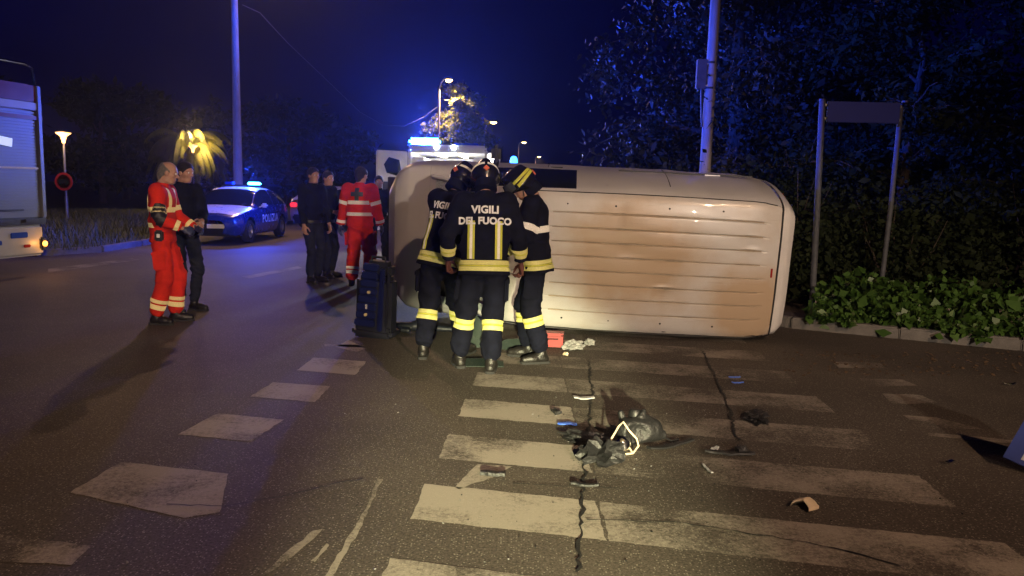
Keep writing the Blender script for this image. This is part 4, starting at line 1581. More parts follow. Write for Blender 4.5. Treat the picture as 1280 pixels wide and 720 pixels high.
class Field:
    def __init__(s, h):
        s.h = h
        s.p = []

    def cone(s, a, b, ra, rb, k=.02, flat=False, sub=False, side=None, sq=1.0):
        """Tapered limb from a to b; `side` + sq squash it across that direction."""
        s.p.append(('c', V3(*a), V3(*b), ra, rb, k, flat, sub, None if side is None else V3(*side), sq))
        return s

    def ell(s, c, r, R=None, k=.02, sub=False):
        s.p.append(('e', V3(*c), V3(*r), np.eye(3) if R is None else np.array(R), k, sub))
        return s

    def cut(s, p, n):
        """Keep the side of the plane the normal points to."""
        s.p.append(('x', V3(*p), V3(*n) / np.linalg.norm(n)))
        return s

    def mesh(s):
        h = s.h
        lo, hi = np.full(3, 9e9), np.full(3, -9e9)
        for q in s.p:
            if q[0] == 'c':
                r = max(q[3], q[4]) * max(1, q[9])
                if not q[7]:
                    lo = np.minimum(lo, np.minimum(q[1], q[2]) - r)
                    hi = np.maximum(hi, np.maximum(q[1], q[2]) + r)
            elif q[0] == 'e' and not q[5]:
                r = q[2].max()
                lo = np.minimum(lo, q[1] - r)
                hi = np.maximum(hi, q[1] + r)
        lo -= 3 * h
        hi += 3 * h
        n = np.ceil((hi - lo) / h).astype(int) + 1
        D = np.full(n, .3, np.float32)
        ax = [lo[i] + np.arange(n[i]) * h for i in range(3)]
        for q in s.p:
            if q[0] == 'x':
                d = -((ax[0][:, None, None] - q[1][0]) * q[2][0] + (ax[1][None, :, None] - q[1][1]) * q[2][1] + (ax[2][None, None, :] - q[1][2]) * q[2][2])
                D = np.maximum(D, d.astype(np.float32))
                continue
            if q[0] == 'c':
                k = q[5]
                r = max(q[3], q[4]) * max(1, q[9]) + k + .03
                a, b = np.minimum(q[1], q[2]) - r, np.maximum(q[1], q[2]) + r
            else:
                k = q[4]
                r = q[2].max() + k + .03
                a, b = q[1] - r, q[1] + r
            i0 = np.clip(((a - lo) / h).astype(int), 0, n)
            i1 = np.clip(((b - lo) / h).astype(int) + 2, 0, n)
            if np.any(i1 <= i0):
                continue
            sl = tuple(slice(i0[i], i1[i]) for i in range(3))
            X = ax[0][sl[0]][:, None, None]
            Y = ax[1][sl[1]][None, :, None]
            Z = ax[2][sl[2]][None, None, :]
            if q[0] == 'c':
                A, B = q[1], q[2]
                d = B - A
                L2 = max(d @ d, 1e-9)
                px, py, pz = X - A[0], Y - A[1], Z - A[2]
                tr = (px * d[0] + py * d[1] + pz * d[2]) / L2
                t = np.clip(tr, 0, 1)
                ex, ey, ez = px - t * d[0], py - t * d[1], pz - t * d[2]
                if q[8] is not None:
                    sd = q[8] / np.linalg.norm(q[8])
                    e = ex * sd[0] + ey * sd[1] + ez * sd[2]
                    f = 1.0 / q[9] - 1.0
                    ex, ey, ez = ex + e * f * sd[0], ey + e * f * sd[1], ez + e * f * sd[2]
                dist = np.sqrt(ex * ex + ey * ey + ez * ez) - (q[3] + (q[4] - q[3]) * t)
                if q[6]:
                    L = math.sqrt(L2)
                    dist = np.maximum(dist, np.maximum(-tr, tr - 1) * L)
                sub = q[7]
            else:
                C, r3, R, _, sub = q[1], q[2], q[3], q[4], q[5]
                px, py, pz = X - C[0], Y - C[1], Z - C[2]
                u = [(px * R[0, i] + py * R[1, i] + pz * R[2, i]) for i in range(3)]
                k0 = np.sqrt(sum((u[i] / r3[i]) ** 2 for i in range(3)))
                k1 = np.sqrt(sum((u[i] / r3[i] ** 2) ** 2 for i in range(3))) + 1e-9
                dist = k0 * (k0 - 1) / k1
            old = D[sl]
            if sub:
                hh = np.maximum(k - np.abs(old + dist), 0) / k
                D[sl] = np.maximum(old, -dist) + hh * hh * k / 4
            else:
                hh = np.maximum(k - np.abs(old - dist), 0) / k
                D[sl] = np.minimum(old, dist) - hh * hh * k / 4
        return nets(D, lo, h)


def nets(D, lo, h):
    S = D < 0
    n = D.shape
    c = np.zeros((n[0] - 1, n[1] - 1, n[2] - 1), np.int8)
    offs = [(i, j, k) for i in (0, 1) for j in (0, 1) for k in (0, 1)]
    for i, j, k in offs:
        c += S[i:n[0] - 1 + i, j:n[1] - 1 + j, k:n[2] - 1 + k]
    act = (c > 0) & (c < 8)
    I = np.argwhere(act)
    vid = -np.ones(act.shape, np.int64)
    vid[tuple(I.T)] = np.arange(len(I))
    vals = np.stack([D[I[:, 0] + o[0], I[:, 1] + o[1], I[:, 2] + o[2]] for o in offs], 1)
    P = np.zeros((len(I), 3))
    cnt = np.zeros(len(I))
    for a in range(8):
        for b in range(a + 1, 8):
            oa, ob = np.array(offs[a]), np.array(offs[b])
            if np.abs(oa - ob).sum() != 1:
                continue
            va, vb = vals[:, a], vals[:, b]
            m = (va < 0) != (vb < 0)
            t = np.where(m, va / np.where(m, va - vb, 1), 0)
            P += np.where(m[:, None], oa + (ob - oa) * t[:, None], 0)
            cnt += m
    P = lo + (I + P / cnt[:, None]) * h
    faces = []
    for axis in range(3):
        u, w = [(1, 2), (2, 0), (0, 1)][axis]
        s0 = [slice(None)] * 3
        s1 = [slice(None)] * 3
        s0[axis] = slice(0, -1)
        s1[axis] = slice(1, None)
        A, B = S[tuple(s0)], S[tuple(s1)]
        E = np.argwhere(A != B)
        E = E[(E[:, u] > 0) & (E[:, w] > 0) & (E[:, u] < n[u] - 1) & (E[:, w] < n[w] - 1)]
        inside = A[tuple(E.T)]
        q = []
        for du, dw in ((-1, -1), (0, -1), (0, 0), (-1, 0)):
            e = E.copy()
            e[:, u] += du
            e[:, w] += dw
            q.append(vid[tuple(e.T)])
        q = np.stack(q, 1)
        q[~inside] = q[~inside][:, ::-1]
        faces.append(q)
    return P, np.concatenate(faces)


def folds(P, Fq, amp, seed, joints=(), kz=26):
    """Cloth creases: ridged waves pushed along the normals, stronger round the joints."""
    rg = np.random.default_rng(seed)
    a, b, c, d = (P[Fq[:, i]] for i in range(4))
    fn = np.cross(c - a, d - b)
    N = np.zeros_like(P)
    for i in range(4):
        np.add.at(N, Fq[:, i], fn)
    N /= np.linalg.norm(N, axis=1)[:, None] + 1e-12
    w = np.full(len(P), .35)
    for j, r in joints:
        w += 1.1 * np.exp(-((P - j) ** 2).sum(1) / r**2)
    f = np.zeros(len(P))
    for i in range(7):
        k = rg.normal(size=3) * np.array([9, 9, kz]) * rg.uniform(.6, 1.5)
        ph = rg.uniform(0, 6.28)
        warp = 1.3 * np.sin(P @ (rg.normal(size=3) * 7) + ph)
        f += (1 - np.abs(np.sin(P @ k * .5 + warp + ph))) ** 2 - .35
    return P + N * (f / 3.0 * w * amp)[:, None]


def ik(a, b, l1, l2, pole):
    a, b, pole = map(np.asarray, (a, b, pole))
    d = b - a
    L = np.linalg.norm(d)
    L = min(L, (l1 + l2) * .999)
    u = d / np.linalg.norm(d)
    x = (l1**2 - l2**2 + L * L) / (2 * L)
    y = math.sqrt(max(l1**2 - x * x, 0))
    p = pole - u * (pole @ u)
    p /= np.linalg.norm(p) + 1e-9
    return a + u * x + p * y, a + u * L


def rot(axis, ang):
    return np.array(Matrix.Rotation(ang, 3, axis))


def hand_field(w, fwd, palm, thumb_side, curl, spread=1.0):
    """Five fingers on a palm: w wrist, fwd along the hand, palm = way the palm faces."""
    f = Field(.0034)
    fwd = fwd / np.linalg.norm(fwd)
    palm = palm - fwd * (palm @ fwd)
    palm /= np.linalg.norm(palm)
    sd = np.cross(fwd, palm) * thumb_side

    def pt(a, b, c):
        return w + fwd * a + sd * b + palm * c
    f.cone(pt(-.03, 0, 0), pt(.02, 0, 0), .027, .028, side=palm, sq=.78)
    f.cone(pt(.03, .020, 0), pt(.082, .026, 0), .022, .016, .02, side=palm, sq=.75)
    f.cone(pt(.03, -.016, 0), pt(.078, -.028, 0), .022, .015, .02, side=palm, sq=.75)
    f.cone(pt(.035, 0, 0), pt(.083, 0, 0), .024, .018, .02, side=palm, sq=.7)
    LEN = [(.030, .030, .024, .019), (.010, .034, .027, .021), (-.011, .031, .025, .020), (-.031, .024, .019, .017)]
    for i, (b, l1, l2, l3) in enumerate(LEN):
        p = pt(.086 - (.004 if i == 0 else .010 if i == 3 else 0), b, .002)
        ang = 0
        cu = curl * (1 + .12 * i)
        for l, r, q in ((l1, .0088, .75), (l2, .0080, 1.0), (l3, .0072, .7)):
            ang += cu * q
            dr = fwd * math.cos(ang) + palm * math.sin(ang) + sd * (b * 2.2 * spread * (1 - min(1, curl)))
            e = p + dr / np.linalg.norm(dr) * l
            f.cone(p, e, r, r - .0007, .004)
            p = e
    p = pt(.022, .030, .008)
    for l, dr, r in ((.040, V3(.62, .70, .35), .0115), (.030, V3(.85, .30, .45), .0098), (.024, V3(.9, .05, .45), .0085)):
        e = p + (fwd * dr[0] + sd * dr[1] + palm * dr[2]) / np.linalg.norm(dr) * l
        f.cone(p, e, r, r - .001, .008)
        p = e
    return f


def head_parts(c, R):
    """Head and neck field in the frame R at centre c (columns: right, forward, up)."""
    f = Field(.0048)

    def p(x, y, z):
        return c + R @ V3(x, y, z)
    f.ell(p(0, -.012, .028), (.074, .094, .086), R)
    f.ell(p(0, .024, -.045), (.056, .060, .072), R, k=.03)
    f.ell(p(0, .060, -.098), (.026, .022, .018), R, k=.025)
    for s in (1, -1):
        f.ell(p(s * .040, .052, -.022), (.022, .024, .02), R, k=.025)
        f.cone(p(s * .012, .080, .026), p(s * .046, .066, .026), .011, .009, .012)
        f.ell(p(s * .031, .092, .006), (.016, .014, .011), R, k=.012, sub=True)
        f.ell(p(s * .076, -.006, -.008), (.010, .020, .032), R @ rot('Z', s * .35), k=.008)
        f.cone(p(s * .040, .0, -.085), p(s * .030, .045, -.100), .018, .014, .03)
    f.cone(p(0, .082, .012), p(0, .106, -.026), .009, .0125, .012)
    for s in (1, -1):
        f.ell(p(s * .012, .096, -.030), (.009, .010, .008), R, k=.008)
    f.ell(p(0, .084, -.056), (.024, .010, .006), R, k=.006)
    f.ell(p(0, .083, -.068), (.021, .011, .007), R, k=.006)
    return f


def hair_parts(c, R, style):
    f = Field(.006)

    def p(x, y, z):
        return c + R @ V3(x, y, z)
    if style == 'none':
        return None
    g = .012 if style == 'full' else .006
    f.ell(p(0, -.016, .030), (.076 + g, .095 + g, .087 + g), R)
    f.cone(p(0, -.07, -.03), p(0, -.062, -.075), .055, .045, .03)
    if style == 'balding':
        f.cut(p(0, .0, .04), R @ V3(0, -.55, -.83))
        f.cut(p(0, .02, 0), R @ V3(0, -1, 0.15))
    else:
        f.cut(p(0, .062, .045), R @ V3(0, -.80, .60))
    for s in (1, -1):
        f.ell(p(s * .078, .0, -.03), (.02, .03, .04), R, k=.008, sub=True)
    return f


def strip_from(cloth, name, m, planes, near=None, off=.004, parent=None, thick=.003):
    """A tape sewn onto a garment: the part of its surface between planes (point, normal) pairs."""
    bm = bmesh.new()
    V, Fq = cloth
    a = V[Fq].mean(1)
    keep = np.ones(len(Fq), bool)
    if near is not None:
        keep &= near(a)
    for p, nrm in planes:
        nrm = V3(*nrm) / np.linalg.norm(nrm)
        keep &= ((a - p) @ nrm) > -.03
    F2 = Fq[keep]
    if len(F2) == 0:
        return None
    used = np.unique(F2)
    mp = {int(u): bm.verts.new(V[u]) for u in used}
    for q in F2:
        try:
            bm.faces.new([mp[int(i)] for i in q])
        except ValueError:
            pass
    for p, nrm in planes:
        bmesh.ops.bisect_plane(bm, geom=list(bm.verts) + list(bm.edges) + list(bm.faces), plane_co=Vector(p), plane_no=Vector(nrm), clear_inner=True)
    if not bm.faces:
        bm.free()
        return None
    bm.normal_update()
    for v, n in [(v, v.normal.copy()) for v in bm.verts]:
        v.co += n * off
    bmesh.ops.solidify(bm, geom=list(bm.faces), thickness=thick)
    me = bpy.data.meshes.new(name)
    bm.to_mesh(me)
    bm.free()
    me.materials.append(m)
    for pl in me.polygons:
        pl.use_smooth = True
    return link(name, me, parent)


def slab(p, n, w0, w1):
    p, n = np.asarray(p, float), np.asarray(n, float) / np.linalg.norm(n)
    return [(p + n * w0, n), (p + n * w1, -n)]


M_SKIN = mat('skin', (0.40, 0.22, 0.15), rough=0.5, var=0.12, vscale=14, bump=.05)
M_EYE = mat('eye_white', (0.7, 0.68, 0.65), rough=0.2, var=0)
M_IRIS = mat('iris', (0.03, 0.02, 0.012), rough=0.15, var=0)
M_HAIRD = mat('dark_hair', (0.012, 0.009, 0.008), rough=0.55, bump=.8, bscale=90, var=.5, vscale=50)
M_HAIRG = mat('grey_hair', (0.13, 0.12, 0.11), rough=0.6, bump=.8, bscale=90, var=.5, vscale=50)
M_NAVY = mat('navy_nomex', (0.0065, 0.0075, 0.015), rough=0.9, spec=.12, var=.35, vscale=9, bump=.35, bscale=220)
M_DARKU = mat('dark_uniform', (0.008, 0.009, 0.016), rough=0.9, spec=.15, var=.35, vscale=9, bump=.3, bscale=200)
M_GREYT = mat('slate_trousers', (0.018, 0.021, 0.032), rough=0.9, spec=.15, var=.3, vscale=9, bump=.3, bscale=200)
M_RED = mat('red_uniform', (0.60, 0.026, 0.012), rough=0.85, spec=.2, var=.16, vscale=8, bump=.3, bscale=200)
M_BOOT = mat('boot_leather', (0.012, 0.011, 0.010), rough=0.4, var=.4, bump=.3, bscale=60)
M_SOLE = mat('boot_sole', (0.02, 0.02, 0.02), rough=0.9)
M_GLOVE = mat('leather_glove', (0.10, 0.03, 0.022), rough=0.7, bump=.3, bscale=80)
M_NITRILE = mat('nitrile_glove', (0.03, 0.04, 0.09), rough=0.4)
M_RYEL = retro_mat('fluorescent_tape', (0.55, 0.56, 0.06), .15)
M_RSIL = retro_mat('silver_tape', (0.78, 0.77, 0.72), .5)
M_RAMB = retro_mat('cream_tape', (0.85, 0.74, 0.38), .45)
M_RYS = retro_mat('yellow_silver_tape', (0.62, 0.60, 0.22), .30)
M_LETS = retro_mat('silver_lettering', (0.72, 0.72, 0.72), .35)
M_HELM = mat('helmet_shell', (0.010, 0.010, 0.012), rough=0.22, var=.3, coat=.6)
M_VISOR = mat('visor', (0.05, 0.055, 0.06), rough=0.08, var=0)
M_ORANGE = mat('badge_orange', (0.60, 0.14, 0.06), rough=0.4, var=.05)
M_CROSS = mat('cross_dark', (0.035, 0.045, 0.04), rough=0.5, var=.2)


def build_person(label, loc, rz, H=1.76, lean=0.0, side_lean=0.0, twist=0.0, feet=((.11, 0), (-.11, 0)), toe=(.25, -.25), hands=None, poles=None,
                 head=(0, 0, 0), kit='police', seed=0, curl=(.5, .5), cls=None, group=None, hip_dz=0.0, hair='full', hairm=None, bulk=1.0, heel=(0, 0)):
    """hands: wrist targets (right, left); head: yaw, pitch (down +), tilt."""
    s = H / 1.76
    t = thing('person', label, 'person', loc, rz, group)
    ff = kit == 'fire'
    # ---------------- skeleton
    hip0 = V3(0, 0, .962 * s + hip_dz)
    UB = rot('X', -lean) @ rot('Y', side_lean) @ rot('Z', twist)

    def up(x, y, z):
        return hip0 + UB @ (V3(x, y, z) * s)
    sh = [up(.185, -.005, .50), up(-.185, -.005, .50)]
    neck = up(0, -.01, .555)
    Rh = UB @ rot('Z', head[0]) @ rot('X', -head[1]) @ rot('Y', head[2])
    hc = up(0, .018, .60) + Rh @ V3(0, .022, .105) * s
    hips = [hip0 + V3(.092, 0, -.02) * s, hip0 + V3(-.092, 0, -.02) * s]
    ank = [V3(f[0], f[1], .095 * s + hz_) for f, hz_ in zip(feet, heel)]
    tdir = [V3(math.sin(a), math.cos(a), 0) for a in toe]
    knee = []
    for i in range(2):
        k, e = ik(hips[i], ank[i], .435 * s, .43 * s, tdir[i] + V3(0, .6, 0))
        knee.append(k)
    if hands is None:
        hands = ((.27, .06, .86), (-.27, .06, .86))
    if poles is None:
        poles = ((.4, -1, -.2), (-.4, -1, -.2))
    elb, wri = [], []
    for i in range(2):
        k, e = ik(sh[i], V3(*hands[i]) * s, .30 * s, .265 * s, V3(*poles[i]))
        elb.append(k)
        wri.append(e)
    # ---------------- body: torso and limbs under the clothes, head, two hands -> one mesh
    b = Field(.017)
    b.cone(up(0, 0, -.02), up(0, 0, .12), .085 * s, .078 * s, .06, side=UB @ V3(1, 0, 0), sq=1.4)
    b.cone(up(0, 0, .12), up(0, 0, .42), .078 * s, .080 * s, .06, side=UB @ V3(1, 0, 0), sq=1.45)
    b.cone(up(0, -.01, .46), neck + (hc - neck) * .35, .06 * s, .052 * s, .05)
    for i in range(2):
        b.cone(sh[i], elb[i], .05 * s, .040 * s, .04).cone(elb[i], wri[i], .040 * s, .028 * s)
        b.cone(hips[i], knee[i], .075 * s, .052 * s, .04).cone(knee[i], ank[i], .052 * s, .036 * s)
        b.cone(ank[i] - V3(0, 0, .04), ank[i] + tdir[i] * .15 * s - V3(0, 0, .055 * s), .035, .028)
    Ps, Fs = b.mesh()
    hf = head_parts(V3(0, 0, 0), np.eye(3)).cone((0, -.02, -.05), (0, -.040, -.15), .050, .056, .03)
    Vh, Fh = hf.mesh()
    Vh = Vh * s * .99 @ Rh.T + hc
    parts = [(Ps, Fs, 0), (Vh, Fh, 0)]
    for i in range(2):
        fw = wri[i] - elb[i]
        sg = 1 if i == 0 else -1
        side = V3(-sg, 0, 0)
        pm = side + V3(0, -.25, -.1)
        if abs((fw / np.linalg.norm(fw))[1]) > .7:
            pm = V3(-sg * .8, 0, -.5)
        Vq, Fq = hand_field(V3(0, 0, 0), fw, pm, sg * 1, curl[i]).mesh()
        parts.append((Vq * s * (1.08 if ff else 1.0) + wri[i] + fw / np.linalg.norm(fw) * .012, Fq, 1))
    V, Q, mi, o = [], [], [], 0
    for v, q, m in parts:
        V.append(v)
        Q.append(q + o)
        mi.append(np.full(len(q), m))
        o += len(v)
    hm = M_GLOVE if ff else (M_NITRILE if kit == 'medic' else M_SKIN)
    body = np_mesh('body', np.concatenate(V), np.concatenate(Q), [M_SKIN, hm], t, True, np.concatenate(mi))
    for e in (1, -1):
        c = hc + Rh @ (V3(e * .031, .080, .006) * s)
        g = Rh @ V3(0, 1, 0)
        ey = MB()
        ey.lathe([(0, -.0115), (.008, -.008), (.0115, 0), (.008, .008), (0, .0115)], c, n=10)
        ey.lathe([(.0055, 0), (.004, .003), (0, .004)], (0, 0, 0), 'Y', 10, 1)
        for k in range(len(ey.v) - 30, len(ey.v)):
            ey.v[k] = tuple(c + Rh @ (V3(*ey.v[k]) + V3(0, .0098, 0)))
        ey.build('eye', [M_EYE, M_IRIS], body, True)
    # ---------------- trousers
    if ff:
        tm, jm = M_NAVY, M_NAVY
    elif kit == 'medic':
        tm, jm = M_RED, M_RED
    else:
        tm, jm = M_GREYT, M_DARKU
    q = bulk * (1.30 if ff else 1.12 if kit == 'medic' else .97)
    tr = Field(.0105)
    tr.cone(up(0, 0, -.05), up(0, 0, .12), .104 * s * min(q, 1.04), .094 * s * min(q, 1.04), .05, side=UB @ V3(1, 0, 0), sq=1.42)
    hem = []
    for i in range(2):
        e = knee[i] + (ank[i] - knee[i]) * (.86 if not ff else .80)
        hem.append(e)
        tr.cone(hips[i], knee[i], .092 * s * min(q, 1.08), .078 * s * q, .05)
        tr.cone(knee[i], e, .074 * s * q, .070 * s * q, .03, flat=False)
    tV, tF = tr.mesh()
    jn = [(knee[i], .13) for i in range(2)] + [(hem[i], .11) for i in range(2)] + [(hips[i], .14) for i in range(2)]
    tV = folds(tV, tF, .021 * q, seed + 1, jn)
    tro = np_mesh('trousers', tV, tF, tm, t)
    # thigh pockets
    for i in range(2):
        if kit == 'police':
            break
        d_ = knee[i] - hips[i]
        sg = 1 if i == 0 else -1
        c_ = hips[i] + d_ * .55 + V3(sg * .088 * s * min(q, 1.2), 0, 0)
        zz = -d_ / np.linalg.norm(d_)
        xx = V3(1, 0, 0) - zz * zz[0]
        xx /= np.linalg.norm(xx)
        Rm = np.stack([xx, np.cross(zz, xx), zz], 1)
        MB().box(c_, (.035, .15 * s, .19 * s), UB_m(Rm), bev=.014).box(c_ + zz * .085 * s + xx * sg * .004, (.040, .158 * s, .05 * s), UB_m(Rm), bev=.010).build('thigh_pocket', tm, tro, True)
    # ---------------- boots
    for i in range(2):
        bo = Field(.0075)
        a = ank[i]
        up_ = (knee[i] - a) / np.linalg.norm(knee[i] - a)
        hgt = .26 if ff else .16
        bo.cone(a + up_ * hgt * s, a, .062 * s if ff else .050 * s, .047 * s, .02, flat=True)
        bo.cone(a - V3(0, 0, .045 * s), a + tdir[i] * .10 * s - V3(0, 0, .050 * s), .042 * s, .044 * s, .035)
        bo.cone(a + tdir[i] * .08 * s - V3(0, 0, .050 * s), a + tdir[i] * .165 * s - V3(0, 0, .056 * s), .044 * s, .036 * s, .03)
        bo.cone(a - tdir[i] * .03 - V3(0, 0, .05 * s), a - V3(0, 0, .02 * s), .042 * s, .045 * s, .03)
        bo.cut(a - V3(0, 0, .085 * s), (0, 0, 1))
        bV, bF = bo.mesh()
        bt = np_mesh('boot', folds(bV, bF, .004, seed + 5 + i, [(a, .09)]), bF, M_BOOT, t)
        sd = np.array([tdir[i][1], -tdir[i][0], 0])
        ol = [(-.075, -.025), (-.06, -.040), (.05, -.044), (.14, -.046), (.195, -.028), (.205, 0), (.195, .026), (.14, .042), (.05, .038), (-.06, .040), (-.075, .025)]
        MB().prism([(x * s, y * s) for x, y in ol], a - V3(0, 0, .095 * s), tdir[i], sd, (-.024 * s)).build('sole', M_SOLE, bt)
        bb_ = bt.data
    # ---------------- jacket
    j = Field(.0095)
    sx = UB @ V3(1, 0, 0)
    qj = bulk * (1.24 if ff else 1.06 if kit == 'medic' else 1.02)
    drop = -.13 if ff else (-.06 if kit == 'medic' else -.03)
    j.cone(up(0, 0, drop - .03), up(0, 0, .16), .112 * s * qj * (1.16 if ff else 1.03), .104 * s * qj, .05, side=sx, sq=1.42)
    j.cone(up(0, 0, .14), up(0, -.005, .40), .106 * s * qj, .118 * s * qj, .06, side=sx, sq=1.48)
    j.cone(up(-.12, -.008, .475), up(.12, -.008, .475), .070 * s * qj, .070 * s * qj, .06)
    j.cone(up(0, -.008, .47), up(0, .004, .590 if not ff else .585), .084 * s, (.070 if not ff else .075) * s, .03, flat=True)
    j.cut(up(0, 0, drop), UB @ V3(0, 0, 1))
    cuff = []
    for i in range(2):
        w = elb[i] + (wri[i] - elb[i]) * .95
        cuff.append(w)
        j.cone(sh[i], elb[i], .074 * s * qj, .060 * s * qj, .04)
        j.cone(elb[i], w, .060 * s * qj, .049 * s * qj, .02, flat=True)
    jV, jF = j.mesh()
    jn = [(elb[i], .11) for i in range(2)] + [(cuff[i], .09) for i in range(2)] + [(up(0, 0, .12), .2)] + [(sh[i] - V3(0, 0, .06), .1) for i in range(2)]
    jV = folds(jV, jF, .016 * qj, seed + 9, jn)
    jac = np_mesh('jacket', jV, jF, jm, t)
    J, T_ = (jV, jF), (tV, tF)
    nz = UB @ V3(0, 0, 1)

    def limb_near(a, b_, r):
        d = b_ - a
        L2 = d @ d

        def f(c):
            tt = np.clip(((c - a) @ d) / L2, -.1, 1.1)
            return np.linalg.norm(c - a - tt[:, None] * d, axis=1) < r
        return f

    def torso_near(c):
        m = np.ones(len(c), bool)
        for i in range(2):
            m &= ~limb_near(sh[i] + (elb[i] - sh[i]) * .35, elb[i], .098 * s * qj)(c)
            m &= ~limb_near(elb[i], wri[i], .082 * s * qj)(c)
        return m

    def tape(cloth, par, p, n_, w0, w1, near, kind):
        if kind == 'triple':
            h_ = w1 - w0
            for a0, a1, m in ((0, .40, M_RYS), (.58, 1.0, M_RYS)):
                strip_from(cloth, 'reflective_strip', m, slab(p, n_, w0 + h_ * a0, w0 + h_ * a1), near, .004, par)
            strip_from(cloth, 'reflective_strip', M_RYEL, slab(p, n_, w0 + h_ * .42, w0 + h_ * .56), near, .0025, par)
        else:
            strip_from(cloth, 'reflective_strip', kind, slab(p, n_, w0, w1), near, .004, par)

    up0 = up(0, 0, 0)
    if ff:
        tape(J, jac, up(0, 0, drop), nz, .035 * s, .125 * s, torso_near, 'triple')
        for i in range(2):
            d = cuff[i] - elb[i]
            tape(J, jac, cuff[i], -d, .045, .125, limb_near(elb[i], cuff[i], .085 * s * qj), 'triple')
            d = hem[i] - knee[i]
            tape(T_, tro, knee[i] + d * .22, d, 0, .09, limb_near(knee[i], hem[i], .13), 'triple')
        bk = UB @ V3(0, -1, 0)
        if cls == 'yellow':
            tape(J, jac, up(0, 0, .24), nz + sx * 0, .0, .06, torso_near, M_RSIL)
            for i in range(2):
                d = elb[i] - sh[i]
                tape(J, jac, sh[i] + d * .6, d, 0, .06, limb_near(sh[i], elb[i], .12), M_RSIL)
        for sg in (() if cls == 'yellow' else (1, -1)):
            for w0, w1, m in ((-.030, -.012, M_RYEL), (-.011, .011, M_RSIL), (.012, .030, M_RYEL)):
                c0 = up(sg * .115, 0, 0)
                strip_from(J, 'reflective_strip', m, slab(c0, sx, w0, w1) + slab(up(0, 0, drop), nz, .135 * s, .455 * s) + [(up(0, .0, 0), bk)], torso_near, .004, jac)
        tx, tz = sx, nz
        me = jac.data
        if cls != 'yellow':
            project_text('VIGILI', .088, me, up(.0, -.0, .415), tx, tz, UB @ V3(0, 1, 0), M_LETS, off=.007, parent=jac, spacing=1.02, bold=.0035)
        if cls != 'yellow':
            project_text('DEL FUOCO', .080, me, up(.0, 0, .322), tx, tz, UB @ V3(0, 1, 0), M_LETS, off=.007, parent=jac, spacing=1.02, bold=.0035)
    elif kit == 'medic':
        tape(J, jac, up(0, 0, .10), nz, .0, .05 * s, torso_near, M_RSIL if cls != 'amber' else M_RAMB)
        tp = M_RSIL if cls != 'amber' else M_RAMB
        tape(J, jac, up(0, 0, .27), nz, 0, .055 * s, torso_near, tp)
        for i in range(2):
            d = elb[i] - sh[i]
            tape(J, jac, sh[i] + d * .62, d, 0, .055, limb_near(sh[i], elb[i], .11), tp)
            d = cuff[i] - elb[i]
            tape(J, jac, cuff[i], -d, .03, .075, limb_near(elb[i], cuff[i], .085), tp)
            d = hem[i] - knee[i]
            tape(T_, tro, hem[i], -d, .02, .075, limb_near(knee[i], hem[i], .12), tp)
            tape(T_, tro, hem[i], -d, .095, .135, limb_near(knee[i], hem[i], .12), tp)
        if cls == 'amber':
            for sg in (1, -1):
                strip_from(J, 'reflective_strip', tp, slab(up(sg * .10, 0, 0), sx, -.022, .022) + slab(up(0, 0, .32), nz, 0, .21), torso_near, .004, jac)
            b0_ = up(.19 * s, .02, .02)
            pch = MB().box(b0_, (.06, .09, .12), UB_m(UB), bev=.015)
            po = pch.build('radio_pouch', M_BLACK, t, True)
            MB().box(b0_ + UB @ V3(.032, .0, .0), (.008, .035, .04), UB_m(UB), bev=.004).build('pouch_tag', M_RSIL, po, True)
            strip_from(J, 'elbow_patch', M_BLACK, slab(elb[0], wri[0] - elb[0], -.09, .07), limb_near(elb[0] - (elb[0] - sh[0]) * .25, elb[0] + (wri[0] - elb[0]) * .3, .10), .004, jac)
        else:
            a_, b2 = .034, .098
            poly = [(-a_, -b2), (a_, -b2), (a_, -a_), (b2, -a_), (b2, a_), (a_, a_), (a_, b2), (-a_, b2), (-a_, a_), (-b2, a_), (-b2, -a_), (-a_, -a_)]
            project_text('', .12, jac.data, up(0, 0, .42), sx, nz, UB @ V3(0, 1, 0), M_CROSS, 'cross_emblem', .006, jac, poly=(poly, [tuple(range(12))]))
    else:
        # belt with pouches and holster
        strip_from(J, 'belt', M_BLACK, slab(up(0, 0, drop), nz, .004, .05), torso_near, .008, t, .006)
        pc = MB().box(up(.17, .04, .0), (.06, .09, .13), UB_m(UB), bev=.015).box(up(-.17, .03, .0), (.05, .08, .10), UB_m(UB), bev=.015)
        pc.build('holster', M_BLACK, t, True)
        for sg in (1, -1):
            MB().box(up(sg * .13, -.005, .548), (.10, .045, .012), UB_m(UB @ rot('Y', sg * .25)), bev=.004).build('epaulette', M_DARKU, jac, True)
    # ---------------- hair, helmet
    if not ff:
        hf = hair_parts(V3(0, 0, 0), np.eye(3), hair)
        if hf:
            hV, hF = hf.mesh()
            hV = folds(hV, hF, .006, seed + 20, (), 60)
            np_mesh('hair', hV * s @ Rh.T + hc, hF, hairm or M_HAIRD, t)
    else:
        he = Field(.0065)
        he.ell((0, -.014, .040), (.120, .146, .118))
        he.cone((0, -.05, .0), (0, -.055, -.055), .098, .088, .04)
        he.ell((0, .015, .0), (.128, .158, .030), rot('X', -.12), k=.03)
        he.cone((0, -.09, .138), (0, .10, .138), .020, .016, .06)
        he.ell((0, .02, -.10), (.092, .155, .095), k=.02, sub=True)
        he.ell((0, .11, -.03), (.088, .10, .07), k=.02, sub=True)
        hV, hF = he.mesh()
        hl = np_mesh('helmet', hV * s @ Rh.T + hc, hF, M_HELM, t)

        def hp(x, y, z):
            return hc + Rh @ (V3(x, y, z) * s)
        K = (hV * s @ Rh.T + hc, hF)
        stm = M_RYEL if cls == 'yellow' else M_RSIL
